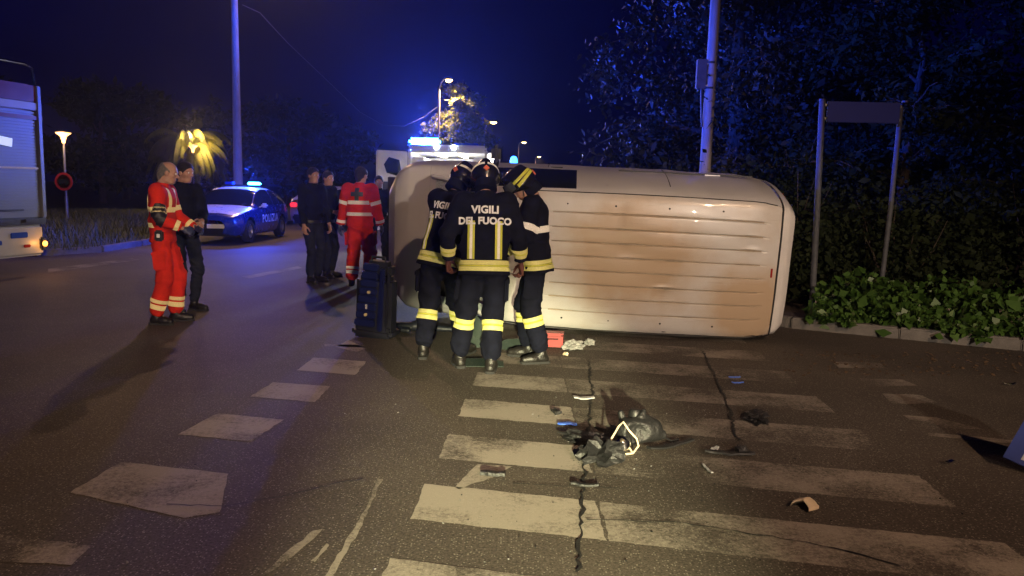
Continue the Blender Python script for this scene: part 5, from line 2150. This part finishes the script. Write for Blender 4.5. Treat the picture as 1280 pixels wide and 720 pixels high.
        # reflective arc over the back of the shell, in two lengths
        for sg in (1, -1):
            strip_from(K, 'helmet_stripe', stm, slab(hp(0, 0, .062), Rh @ V3(0, .16, .98), -.012, .013) + slab(hp(sg * .068, 0, 0), Rh @ V3(1, 0, 0), -.056, .056), lambda c: ((c - hp(0, 0, .03)) @ Rh)[:, 2] > -.005, .003, hl)
        if cls == 'yellow':
            strip_from(K, 'helmet_stripe', stm, slab(hp(0, 0, .02), Rh @ V3(.0, .25, 1), -.014, .014) + [(hp(0, .03, 0), Rh @ V3(0, -1, 0))], None, .003, hl)
        # rear badge
        dg = MB().prism([(-.026, 0), (0, -.026), (.026, 0), (0, .026)], hp(0, -.160, .028), Rh @ V3(1, 0, 0), Rh @ V3(0, .0, 1), .014)
        dg.build('helmet_badge', M_ORANGE, hl)
        vz = MB()
        vs, fs = [], []
        for a_ in range(13):
            an = (a_ / 12 - .5) * 2.3
            for zz, rr in ((.055, 1.02), (.0, 1.08), (-.035, 1.05)):
                vs.append(hp(math.sin(an) * .125 * rr, -.01 + math.cos(an) * .155 * rr, zz + .03))
        for a_ in range(12):
            for k in range(2):
                fs.append((a_ * 3 + k, a_ * 3 + 3 + k, a_ * 3 + 4 + k, a_ * 3 + 1 + k))
        vz.add(vs, fs).build('visor', M_VISOR, hl, True)
        nk = Field(.008)
        nk.cone((0, -.055, -.02), (0, -.062, -.135), .088, .098, .03, flat=True)
        nk.cut((0, .01, 0), (0, -1, 0))
        nV, nF = nk.mesh()
        np_mesh('neck_guard', nV * s @ Rh.T + hc, nF, M_NAVY, hl)
        for sg in (1, -1):
            MB().tube([hp(sg * .08, .0, -.01), hp(sg * .07, .03, -.08), hp(0, .05, -.125)], .006, 5).build('chin_strap', M_BLACK, hl)
        if cls == 'torch':
            MB().tube([hp(.135, -.04, .02), hp(.135, .06, .02)], .017, 10).build('helmet_torch', M_BLACK, hl, True)
    return t


def UB_m(UB):
    return Matrix([list(r) for r in UB])


def on(u, v):
    p = gp(u, v)
    return (p.x, p.y, 0.0)


def face(x, y):
    """Rotation that turns a person (who looks along local +Y) to look along world (x, y)."""
    return math.atan2(-x, y)


# paramedic on the left, in profile, looking right
build_person('grey-haired paramedic in red with cream reflective bands, seen in profile on the left', on(207, 403), face(1, .12), 1.77,
             lean=.03, feet=((.13, -.06), (-.10, .08)), toe=(.25, -.1), hands=((.17, .26, 1.06), (-.10, .32, 1.06)), poles=((.5, -1, -.3), (-.5, -1, -.3)),
             head=(.10, .22, 0), kit='medic', cls='amber', seed=3, hair='balding', hairm=M_HAIRG, curl=(.8, .8), bulk=1.12)
build_person('man in dark uniform with folded hands, standing directly beside the left paramedic', on(233, 389), face(.75, -.55), 1.78,
             feet=((.12, .05), (-.12, -.02)), toe=(.3, -.3), hands=((.06, .27, 1.07), (-.05, .30, 1.10)), poles=((.7, -.5, -.6), (-.7, -.5, -.6)), head=(.25, .15, 0),
             seed=21, curl=(.9, .9))
# two officers in the middle distance
build_person('officer in dark jacket with one hand hanging, in front of his dark-haired colleague', on(391, 353), face(.80, -.60), 1.80,
             feet=((.10, .06), (-.12, -.04)), toe=(.2, -.3), hands=((.24, .10, .87), (-.22, .14, .90)), head=(-.05, .03, 0), seed=41, curl=(.5, .5), bulk=1.06)
build_person('dark-haired officer turned to the red paramedic, half behind his colleague', on(409, 347), face(.90, -.40), 1.76,
             feet=((.10, .04), (-.14, -.02)), toe=(.2, -.25), hands=((.18, .28, 1.12), (-.20, .20, 1.0)), head=(-.25, .05, 0), seed=61, curl=(.7, .6), bulk=1.04)
# paramedic with the cross on the back
build_person('paramedic in red with a dark cross on the back, seen from behind', on(450, 357), face(.12, 1), 1.82,
             feet=((.13, .03), (-.13, -.02)), toe=(.25, -.25), hands=((.30, .10, .92), (-.31, .02, .90)), poles=((.6, -1, 0), (-.6, -1, 0)), head=(-.35, .10, 0),
             kit='medic', seed=81, curl=(.4, .4), bulk=1.2)
build_person('man in dark clothes facing the camera, beside the open ambulance door', (-2.62, 15.6, 0), face(.1, -1), 1.72,
             feet=((.10, .0), (-.12, .02)), head=(.1, .05, 0), seed=101)
# firefighters at the windscreen
build_person('firefighter leaning towards the bonnet, half hidden behind the middle firefighter', on(550, 448), face(.30, 1), 1.78,
             lean=.22, side_lean=.16, feet=((.15, .22), (-.15, -.05)), toe=(.2, -.3), hands=((.25, .58, 1.08), (-.22, .50, 1.02)), head=(-.1, .30, 0), kit='fire', seed=121, curl=(.8, .8), twist=-.25)
build_person('middle firefighter seen square from behind, two yellow bars on the back', on(603, 463), face(-.05, 1), 1.77,
             lean=.12, feet=((.07, -.08), (-.20, .12)), toe=(.15, -.25), hands=((.32, .14, .93), (-.31, .14, .95)), poles=((.8, -1, 0), (-.8, -1, 0)), head=(.05, .38, 0), kit='fire',
             seed=141, curl=(.9, .9))
build_person('firefighter in a yellow-striped helmet, in side view, by the red box', on(667, 450), face(-1, .08), 1.74,
             lean=.10, feet=((.12, .06), (-.13, -.08)), toe=(.1, -.35), hands=((.20, .34, 1.0), (-.24, .30, 1.0)), poles=((.5, -1, -.4), (-.5, -1, -.4)), head=(.15, .55, 0), kit='fire',
             cls='yellow', seed=161, curl=(.8, .8))
# ------------------------------------------------------------------ things lying on the road
M_DEB = mat('broken_black_plastic', (0.016, 0.016, 0.017), rough=0.5, var=.4, bump=.6, bscale=40)
M_CHRD = mat('reflector_chrome', (0.75, 0.74, 0.70), rough=0.18, metal=1.0, var=.1)
M_CREAM = mat('cream_plastic', (0.62, 0.50, 0.34), rough=0.4, var=.1)
M_REDP = mat('red_plastic', (0.28, 0.012, 0.012), rough=0.4, var=.1)
M_BLUEMARK = mat('blue_mark', (0.04, 0.12, 0.55), rough=0.35, var=.1)
M_CLOTH = mat('pale_cloth', (0.28, 0.28, 0.27), rough=0.9, var=.15)
M_CASE = mat('case_blue', (0.006, 0.011, 0.065), rough=0.32, var=.2, coat=.3)
M_CASED = mat('case_dark', (0.012, 0.014, 0.022), rough=0.5, var=.3)
M_STUD = mat('case_stud', (0.50, 0.42, 0.22), rough=0.5, var=.1)
M_GSHEET = mat('greenish_glass', (0.05, 0.068, 0.058), rough=0.08, var=.1, spec=.7, alpha=.72)
M_PALEB = mat('pale_panel', (0.40, 0.41, 0.42), rough=0.4, var=.1)


def crumple(loc, size, seed, m, name, label, cat, squash=.6, n=2, amp=.35):
    """An irregular broken or crumpled lump, faceted."""
    r = random.Random(seed)
    bm = bmesh.new()
    bmesh.ops.create_icosphere(bm, subdivisions=n, radius=1)
    for v in bm.verts:
        k = 1 + r.uniform(-amp, amp)
        v.co = Vector((v.co.x * size[0] * k, v.co.y * size[1] * k, max(-squash * .6, v.co.z) * size[2] * k))
    zmin = min(v.co.z for v in bm.verts)
    me = bpy.data.meshes.new(name)
    bm.to_mesh(me)
    bm.free()
    me.materials.append(m)
    o = link(name, me)
    o.location = (loc.x, loc.y, .006 - zmin)
    o.rotation_euler = (0, 0, r.uniform(0, 3))
    return tag(o, label, cat)


def shard(loc, L, w, seed, m, label, bend=.3, th=.006, rz=None, name='plastic_shard', cat='debris', lift=.02, group=None):
    """A bent broken strip of trim."""
    r = random.Random(seed)
    n = 7
    vs, fs = [], []
    for i in range(n):
        f = i / (n - 1) - .5
        ww = w * (1 - abs(f) * r.uniform(.2, .9)) / 2
        z = bend * L * (f * f) + lift * r.uniform(0, 1) * .4
        x = f * L
        y = r.uniform(-.1, .1) * w
        vs += [(x, y - ww, z), (x, y + ww, z + r.uniform(-.3, .3) * w * .5), (x, y + ww, z + th), (x, y - ww, z + th)]
        if i:
            o = 4 * i
            for k in range(4):
                fs.append((o - 4 + k, o - 4 + (k + 1) % 4, o + (k + 1) % 4, o + k))
    fs += [(0, 1, 2, 3), tuple(4 * (n - 1) + k for k in (3, 2, 1, 0))]
    mz = min(v[2] for v in vs)
    vs = [(x, y, z - mz) for x, y, z in vs]
    o = MB().add(vs, fs).build(name, m)
    o.location = (loc.x, loc.y, .005)
    o.rotation_euler = (0, 0, r.uniform(0, 6) if rz is None else rz)
    return tag(o, label, cat, group)


# broken headlamp unit in the middle of the crossing
p = gp(802, 556)
hl = thing('lamp_housing', 'torn-off black headlamp housing, the tallest lump of the wreckage on the crossing', 'debris', (p.x, p.y, 0.005), .3)
hb = Field(.008)
hb.cone((-.09, 0, .09), (.07, .02, .085), .085, .075, .03).ell((.02, .05, .13), (.07, .06, .06), k=.02).cone((.06, .02, .05), (.14, .0, .05), .04, .03)
hb.ell((-.06, -.09, .10), (.09, .06, .07), k=.02, sub=True).cone((-.10, .06, .12), (-.12, .07, .19), .028, .022, .01).cone((0, .02, .17), (.02, .03, .20), .03, .02, .01)
hb.cut((0, 0, .002), (0, 0, 1))
v_, f_ = hb.mesh()
np_mesh('housing', folds(v_, f_, .012, 3, (), 30), f_, M_DEB, hl)
MB().lathe([(.042, 0), (.042, .035), (.03, .05), (0, .05)], (-.02, .07, .16), n=14).build('bulb_cap', M_BLACK, hl, True)
MB().tube([(.1, 0, .06), (.16, .03, .03), (.2, -.02, .012), (.26, .0, .012)], .006, 6).build('wire', M_BLACK, hl)

p = gp(783, 570)
rg_ = thing('reflector_ring', 'pale open headlamp reflector frame leaning against the torn-off black housing', 'debris', (p.x, p.y, 0.005), .35)
ol = [(-.10, .02), (-.085, .09), (-.02, .165), (.015, .19), (.045, .13), (.085, .075), (.088, .03), (.04, -.012), (-.03, -.012)]
ring = MB()
pts = []
for i, (x, z_) in enumerate(ol):
    pts.append(Vector((x, z_ * .45, z_ * .85 + .02)))
ring.tube(pts + [pts[0]], .0062, 8)
ring.build('frame', M_CREAM, rg_, True)
MB().lathe([(.012, 0), (.05, .02), (.062, .05), (.058, .052), (.045, .024), (.012, .005)], (.01, .02, .03), 'Y', 16).build('reflector', M_CHRD, rg_, True)
MB().tube([pts[0], (-.06, .05, .05), (-.04, .03, .03)], .006, 6).tube([pts[7], (.03, .05, .05)], .005, 6).build('clip', M_CREAM, rg_, True)

p = gp(752, 576)
crumple(p, (.12, .10, .07), 5, M_DEB, 'plastic_lump', 'crushed black plastic lump just left of the pale reflector frame', 'debris', amp=.5, n=3)
p = gp(737, 553)
crumple(p, (.17, .07, .035), 6, M_DEB, 'plastic_lump', 'flat torn black plastic scrap, left end of the headlamp wreckage', 'debris', amp=.5, n=3)
shard(gp(838, 560), .36, .05, 7, M_DEB, 'long curved black trim strip to the right of the headlamp housing', .22, .01, .55)
shard(gp(695, 518), .09, .045, 8, M_DEB, 'small black chip on the white stripe, above the blue strip', .1, .02)
shard(gp(616, 596), .14, .04, 9, M_DEB, 'black oblong piece lying alone between two stripes on the left of the crossing', .05, .02, -.15)
shard(gp(731, 609), .15, .03, 10, M_DEB, 'grey-black sliver in front of the headlamp wreckage', .1, .012, -.2)
shard(gp(709, 533), .13, .05, 11, M_BLUEMARK, 'bright blue strip on the edge of a white stripe', .05, .008, -.05)  # flat blue marks on the road, drawn as thin bent strips
shard(gp(918, 473), .10, .02, 12, M_BLUEMARK, 'thin blue strip near the van, upper one of the two', .05, .008, 0)
shard(gp(922, 480), .10, .02, 13, M_BLUEMARK, 'thin blue strip near the van, lower one of the two', .05, .008, 0)
crumple(gp(946, 526), (.13, .07, .03), 14, M_DEB, 'plastic_lump', 'scattered dark trim heap right of the second crack', 'debris', amp=.6, n=3)
shard(gp(912, 570), .30, .05, 15, M_DEB, 'bent dark bumper clip with a pale end, right of the curved trim strip', .2, .012, -.1)
crumple(gp(927, 568), (.045, .04, .04), 16, M_DEB, 'plastic_lump', 'small black knob at the end of the bent bumper clip', 'debris')
shard(gp(893, 563), .06, .03, 17, M_PALEB, 'pale grey chip at the left end of the bent bumper clip', .4, .008)
shard(gp(884, 588), .15, .015, 18, M_PALEB, 'thin white splinter pointing at the camera below the bumper clip', .1, .006, 1.7)
shard(gp(1262, 482), .12, .035, 19, M_CHRD, 'shiny silver splinter glinting near the right kerb', .2, .008, .1)
shard(gp(1185, 580), .08, .03, 20, M_CHRD, 'small shiny chip beside the dark shadow on the right', .3, .008, .4)
shard(gp(730, 500), .16, .06, 21, M_PALEB, 'pale crumpled foil strip on the faded stripe below the red box', .15, .008, .1)
# cream bent trim piece, hollow side to the left
p = gp(1008, 634)
cp = MB()
vs, fs = [], []
na, nb = 9, 6
for i in range(na):
    a = math.radians(-75 + 150 * i / (na - 1))
    for k in range(nb):
        f = k / (nb - 1)
        rr = .050 + .018 * math.sin(f * 2.6)
        x = -.065 + .13 * f + .012 * math.cos(a * 2)
        vs.append((x, math.sin(a) * rr * (1.1 - .35 * f), math.cos(a) * rr * (.95 - .5 * f * f) - .012 + .004 * math.sin(i * 2.1)))
for i in range(na - 1):
    for k in range(nb - 1):
        fs.append((i * nb + k, i * nb + nb + k, i * nb + nb + k + 1, i * nb + k + 1))
cp.add(vs, fs)
o = cp.build('trim_cup', M_CREAM, None, True, (p.x, p.y, .006), (0, .12, .75))
sm = o.modifiers.new('thickness', 'SOLIDIFY')
sm.thickness = .005
tag(o, 'cream cup-shaped plastic piece lying alone at the lower right of the crossing', 'debris')

# red box and crumpled cloths under the van
p = gp(692, 437)
rb = thing('red_box', 'red plastic box by the boots of the rightmost firefighter', 'box', (p.x, p.y + .1, 0.005), -.12)
MB().box((0, 0, .075), (.20, .14, .13), bev=.018).build('tub', M_REDP, rb, True)
MB().box((0, 0, .147), (.212, .152, .016), bev=.005).build('lid', M_REDP, rb, True)
MB().tube([(-.05, -.078, .10), (-.05, -.095, .10), (.05, -.095, .10), (.05, -.078, .10)], .006, 6).build('handle', M_BLACK, rb)
crumple(gp(717, 437), (.10, .08, .055), 22, M_CLOTH, 'crumpled_cloth', 'crumpled pale cloth on the road under the roof edge of the van', 'cloth', amp=.35, n=3)
crumple(gp(737, 432), (.05, .05, .04), 23, M_CLOTH, 'crumpled_cloth', 'smaller pale scrap right of the crumpled cloth', 'cloth', amp=.4, n=3)
crumple(gp(707, 445), (.03, .02, .02), 24, M_CREAM, 'paper_scrap', 'small cream scrap in front of the crumpled cloth', 'paper')

# pieces of the cut windscreen leaning and lying round the boots
for i, (u, v, w, h, ry, rz, lb) in enumerate([(590, 437, .26, .34, .25, .35, 'upright greenish glass piece between the boots of the middle firefighter'),
                                              (640, 440, .30, .16, .9, -.3, 'tilted greenish glass piece between the middle and the right firefighter'),
                                              (600, 461, .42, .22, 1.45, .05, 'greenish glass piece lying flat in front of the middle firefighter')]):
    p = gp(u, v)
    r = random.Random(i + 50)
    po = [(-w / 2, 0), (w / 2 * r.uniform(.8, 1), 0), (w / 2, h * r.uniform(.6, .9)), (w * .2, h), (-w * .3, h * r.uniform(.8, 1)), (-w / 2 * r.uniform(.8, 1.1), h * .5)]
    g = MB().prism(po, (0, 0, 0), (1, 0, 0), (0, 0, 1), .006)
    o = g.build('glass_piece', M_GSHEET, None, False, (p.x, p.y + .04, .008), (-ry, 0, rz))
    tag(o, lb, 'glass')

# tall dark case with a ribbed blue face
p = gp(462, 424)
cs = thing('equipment_case', 'tall dark case with ribbed blue face and two pale studs by the van', 'case', (p.x + .02, p.y + .10, 0.0), math.radians(-16))
cs.rotation_euler = (math.radians(4), math.radians(3.5), math.radians(-16))
sh_ = MB().box((0, .06, .33), (.40, .22, .64), bev=.045).box((.03, .06, .72), (.31, .19, .18), bev=.05)
sh_.build('shell', M_CASED, cs, True)
MB().box((.0, .06, .06), (.46, .27, .12), bev=.04).build('foot_rim', M_CASED, cs, True)
for k in range(8):
    z0 = .13 + k * .084
    w_ = .225 - .008 * k
    MB().box((-.07 + .008 * k, -.06 + .006 * (k % 2), z0 + .038), (w_, .05, .074), (-.04, 0, .05), bev=.011).build('face_panel', M_CASE, cs, True)
MB().box((.10, -.05, .42), (.055, .04, .66), (-.02, .02, -.1), bev=.014).build('side_rib', M_CASE, cs, True)
MB().box((.165, -.045, .42), (.03, .03, .60), (0, .03, -.2), bev=.01).build('side_rib', M_CASED, cs, True)
for x, z_ in ((-.02, .50), (-.05, .26)):
    MB().lathe([(.017, 0), (.017, .022), (.012, .028), (0, .028)], (0, 0, 0), n=12).build('stud', M_STUD, cs, True, (x, -.082, z_), (PI / 2, 0, 0))
MB().box((-.045, -.09, .345), (.016, .012, .05)).build('label_plate', M_PALEB, cs)
MB().tube([(-.06, .05, .80), (-.06, .05, .845), (.09, .05, .85), (.09, .05, .80)], .012, 8).build('handle', M_CASED, cs, True)

# front bumper skin of the van, collapsed on the road
p = gp(512, 416)
bsk = Field(.01)
bsk.cone((-.16, 0, .06), (.05, .02, .07), .065, .05, .04, side=(0, 0, 1), sq=.8).cone((.05, .02, .06), (.48, .12, .035), .05, .028, .04)
bsk.cone((-.15, -.05, .04), (.0, -.06, .03), .03, .03).cut((0, 0, .002), (0, 0, 1))
v_, f_ = bsk.mesh()
o = np_mesh('bumper_piece', folds(v_, f_, .02, 9, (), 24), f_, M_CASED)
o.location = (p.x, p.y, .004)
o.rotation_euler = (0, 0, math.radians(-8))
tag(o, 'crumpled dark bumper piece on the road under the nose of the van', 'debris')

# tilted blue-bordered plate entering the frame on the right
A = gp(1252, 586, .0)
dn = (gp(1271, 604, .0) - A)
bp_ = thing('sign_plate', 'tilted blue-bordered plate standing on its corner at the right edge', 'sign plate', (A.x, A.y, 0))
e1 = Vector((.56, .25, .79)).normalized()
e2 = Vector((.62, -.55, -.10)).normalized()
e2 = (e2 - e1 * e2.dot(e1)).normalized()
nrm_ = e1.cross(e2)
org = Vector((0, 0, .075))
M_BARB = mat('barrier_blue', (0.02, 0.035, 0.16), rough=.45)
MB().prism([(0, 0), (.40, 0), (.40, .36), (0, .36)], org, e1, e2, .018).build('plate', M_BARB, bp_)
MB().prism([(.03, .085), (.37, .085), (.37, .33), (.03, .33)], org - nrm_ * .003, e1, e2, .024).build('face', M_PALEB, bp_)
MB().tube([org + e1 * .3 + e2 * .18, org + e1 * .3 + e2 * .18 + Vector((.12, .22, -.26))], .02, 8).build('prop', M_STEEL, bp_, True)

# crumbs of glass and plastic
rg = random.Random(77)
mb = MB()
for i in range(300):
    if rg.random() < .6:
        u, v = rg.gauss(800, 120), 480 + abs(rg.gauss(0, 90))
    else:
        u, v = rg.uniform(120, 1270), rg.uniform(440, 715)
    if v > 716 or v < 436:
        continue
    p = gp(u, v)
    s_ = rg.uniform(.0025, .0065)
    mb.box((p.x, p.y, s_ * .3 + .004), (s_ * rg.uniform(.8, 2), s_, s_ * .6), (rg.uniform(-.3, .3), rg.uniform(-.3, .3), rg.uniform(0, 3)), mi=0 if rg.random() < .3 else 1)
tag(mb.build('crash_crumbs', [mat('glass_crumb', (.22, .22, .21), rough=.3), M_DEB]), 'tiny crumbs of glass and plastic strewn over the crossing', 'debris', kind='stuff')
rl = MB()
for i in range(160):
    p = gp(rg.uniform(980, 1275), rg.uniform(440, 470))
    rl.box((p.x, p.y, .006), (.03, .02, .004), (rg.uniform(-.4, .4), rg.uniform(-.4, .4), rg.uniform(0, 3)))
tag(rl.build('fallen_leaves', mat('dead_leaf', (.08, .05, .025), rough=.8)), 'small dead leaves along the right-hand kerb', 'leaves', kind='stuff')
# ------------------------------------------------------------------ fire engine cut by the left edge
M_ALU = mat('shutter_aluminium', (0.15, 0.155, 0.165), rough=0.45, metal=0.35, var=.08, stretch=(1, 1, 12))
M_FRED = mat('fire_red', (0.14, 0.01, 0.008), rough=0.3, var=.06, coat=.4)
M_FWHITE = mat('fire_white', (0.34, 0.34, 0.34), rough=0.35, var=.06)
fa = gp(57, 336)
far_p = Vector((at(57, 250, 13.2).x, 13.2, 0))
ft = thing('fire_engine', 'fire engine with a blue-lit roller shutter, cut off by the left edge', 'fire engine', far_p, 0)
# local frame: x runs along the visible side from the far end (0) towards the camera, y out of the side
ax = Vector((-.20, -1.0, 0)).normalized()
ft.rotation_euler = (0, 0, math.atan2(ax.y, ax.x))
# the side faces +x of the world: local +y is left of the direction ax
Lf, Wf, Hf = 7.2, 2.45, 3.12
MB().box((Lf / 2 + .05, -Wf / 2 - .03, 1.95), (Lf - .1, Wf - .08, 2.2), bev=.03).build('body', M_FRED, ft, True)
# bay frame: sill, head and posts round each shutter
for k in range(3):
    x0 = .12 + k * 1.75
    MB().box((x0 - .055, .0, 1.98), (.09, .07, 2.10), bev=.012).build('bay_post', M_ALU, ft, True)
    n = 34
    sl = MB().box((x0 + .8, -.025, .98), (1.6, .035, .09), bev=.01)
    z0, z1 = 1.00, 2.62
    pr = []
    for i in range(n):
        za = z0 + (z1 - z0) * i / n
        h = (z1 - z0) / n
        sl.box((x0 + .81, -.012 , za + h * .5), (1.60, .03, h * .80), bev=.008)
        sl.box((x0 + .81, -.022, za + h * .95), (1.60, .02, h * .22))
    o = sl.build('roller_shutter', M_ALU, ft, True)
    o['kind'] = 'stuff'
    MB().box((x0 + .81, .012, 1.72), (1.60, .022, .03), bev=.006).build('reflective_strip', M_RSIL, ft, True)
    MB().box((x0 + .81, .02, 1.06), (.9, .03, .03), bev=.01).build('lift_bar', M_BLACK, ft, True)
MB().box((Lf / 2, -.01, 2.70), (Lf, .06, .12), bev=.01).build('cornice', M_FWHITE, ft, True)
MB().box((Lf / 2, -.02, 2.90), (Lf, .06, .26), bev=.01).build('fascia', M_FRED, ft, True)
MB().box((Lf / 2, .012, 2.52), (Lf, .012, .06)).build('chevron_strip', M_FRED, ft, True)
MB().box((.95, .018, 2.14), (.62, .02, .13), (0, -.12, 0), bev=.004).build('bright_stripe', glow('stripe_glow', (.75, .85, .9), .55), ft, True)  # bright slanted stripe on the side, given a glow of its own; no lamp
MB().box((Lf / 2, -.05, .88), (Lf, .12, .12), bev=.02).build('running_board', M_BLACK, ft, True)
for k in range(6):
    MB().box((.35 + k * .5, .035, .89), (.28, .03, .05), bev=.01).build('board_grip', M_DARKSTEEL, ft, True)
MB().box((.55, -.09, .56), (1.05, .10, .50), bev=.04).build('skirt_panel', M_FWHITE, ft, True)
MB().box((2.4, -.09, .60), (1.2, .10, .42), bev=.04).build('skirt_panel', M_FWHITE, ft, True)
MB().box((.55, -.03, .66), (.34, .03, .09), bev=.012).build('blue_inset', M_BLUEDIM, ft, True)  # small blue patches set on the white skirt
MB().box((.95, -.03, .56), (.12, .03, .07), bev=.012).build('blue_inset', M_BLUEDIM, ft, True)
MB().box((.40, -.03, .48), (.14, .03, .05), bev=.012).build('reflector', M_TAILR, ft, True)
al = MB().box((.07, -.05, .50), (.12, .10, .22), bev=.03).build('lamp_bracket', M_BLACK, ft, True)
MB().lathe([(.045, 0), (.045, .02), (.03, .03), (0, .03)], (.07, 0, .50), 'Y', 16).build('tail_lamp', G_AMBER, al, True)
wheel(ft, 4.3, -.30, .50, .32, 1)
wheel(ft, 1.75, -.30, .50, .32, 1)
# roof rail and ladder
for yy in (-.08, -2.2):
    MB().tube([(.05, yy, 2.70), (.02, yy, 3.05), (.05, yy, 3.32), (.22, yy, 3.36), (.9, yy, 3.36), (1.0, yy, 3.30), (1.0, yy, 3.0)], .025, 8).build('hand_rail', M_CHROME, ft, True)
for yy in (-.5, -.95):
    MB().box((3.0, yy, 3.14), (4.6, .05, .07)).build('ladder_beam', M_ALU, ft)
for k in range(14):
    MB().tube([(.9 + k * .32, -.5, 3.14), (.9 + k * .32, -.95, 3.14)], .014, 6).build('ladder_rung', M_ALU, ft, True)
MB().box((6.35, -Wf / 2, 1.55), (1.5, Wf - .1, 2.1), bev=.12).build('cab', M_FRED, ft, True)
MB().box((6.5, -.03, 2.1), (.8, .04, .7), bev=.03).build('cab_window', M_GLASS, ft, True)
fbs = MB().lathe([(.10, 3.0), (.10, 3.22), (.085, 3.25)], (6.2, -.6, 0), n=16).build('beacon_base', M_BLACK, ft, True)
MB().lathe([(.085, 3.25), (.09, 3.30), (.09, 3.40), (.05, 3.46), (0, 3.47)], (6.2, -.6, 0), n=16).build('beacon', G_BLUE, ft, True)
# the beacon lens throws a flat fan of light across the junction
bq = lamp('SPOT', 'beacon_light', (6.2, -.2, 3.36), 20000, BLUE, .09, ft, aim=(2.2, 12.0, 3.3), angle=math.radians(96), blend=.7)
bq.scale = (1, .14, 1)
lamp('POINT', 'marker_glow', (.07, .14, .50), 4, (1, .4, .08), .04, ft)

# ------------------------------------------------------------------ night air
hz = MB().box((0, 89, 6.0), (484, 302, 14.5)).build('haze', [])
tag(hz, 'thin night haze', None, kind='stuff')
hm = bpy.data.materials.new('night_air')
hm.use_nodes = True
hm.node_tree.nodes.clear()
ho = hm.node_tree.nodes.new('ShaderNodeOutputMaterial')
hv = hm.node_tree.nodes.new('ShaderNodeVolumePrincipled')
hv.inputs['Color'].default_value = (.74, .82, 1.0, 1)
hv.inputs['Density'].default_value = 0.0006
hv.inputs['Anisotropy'].default_value = 0.8
hm.node_tree.links.new(hv.outputs[0], ho.inputs['Volume'])
hz.data.materials.append(hm)
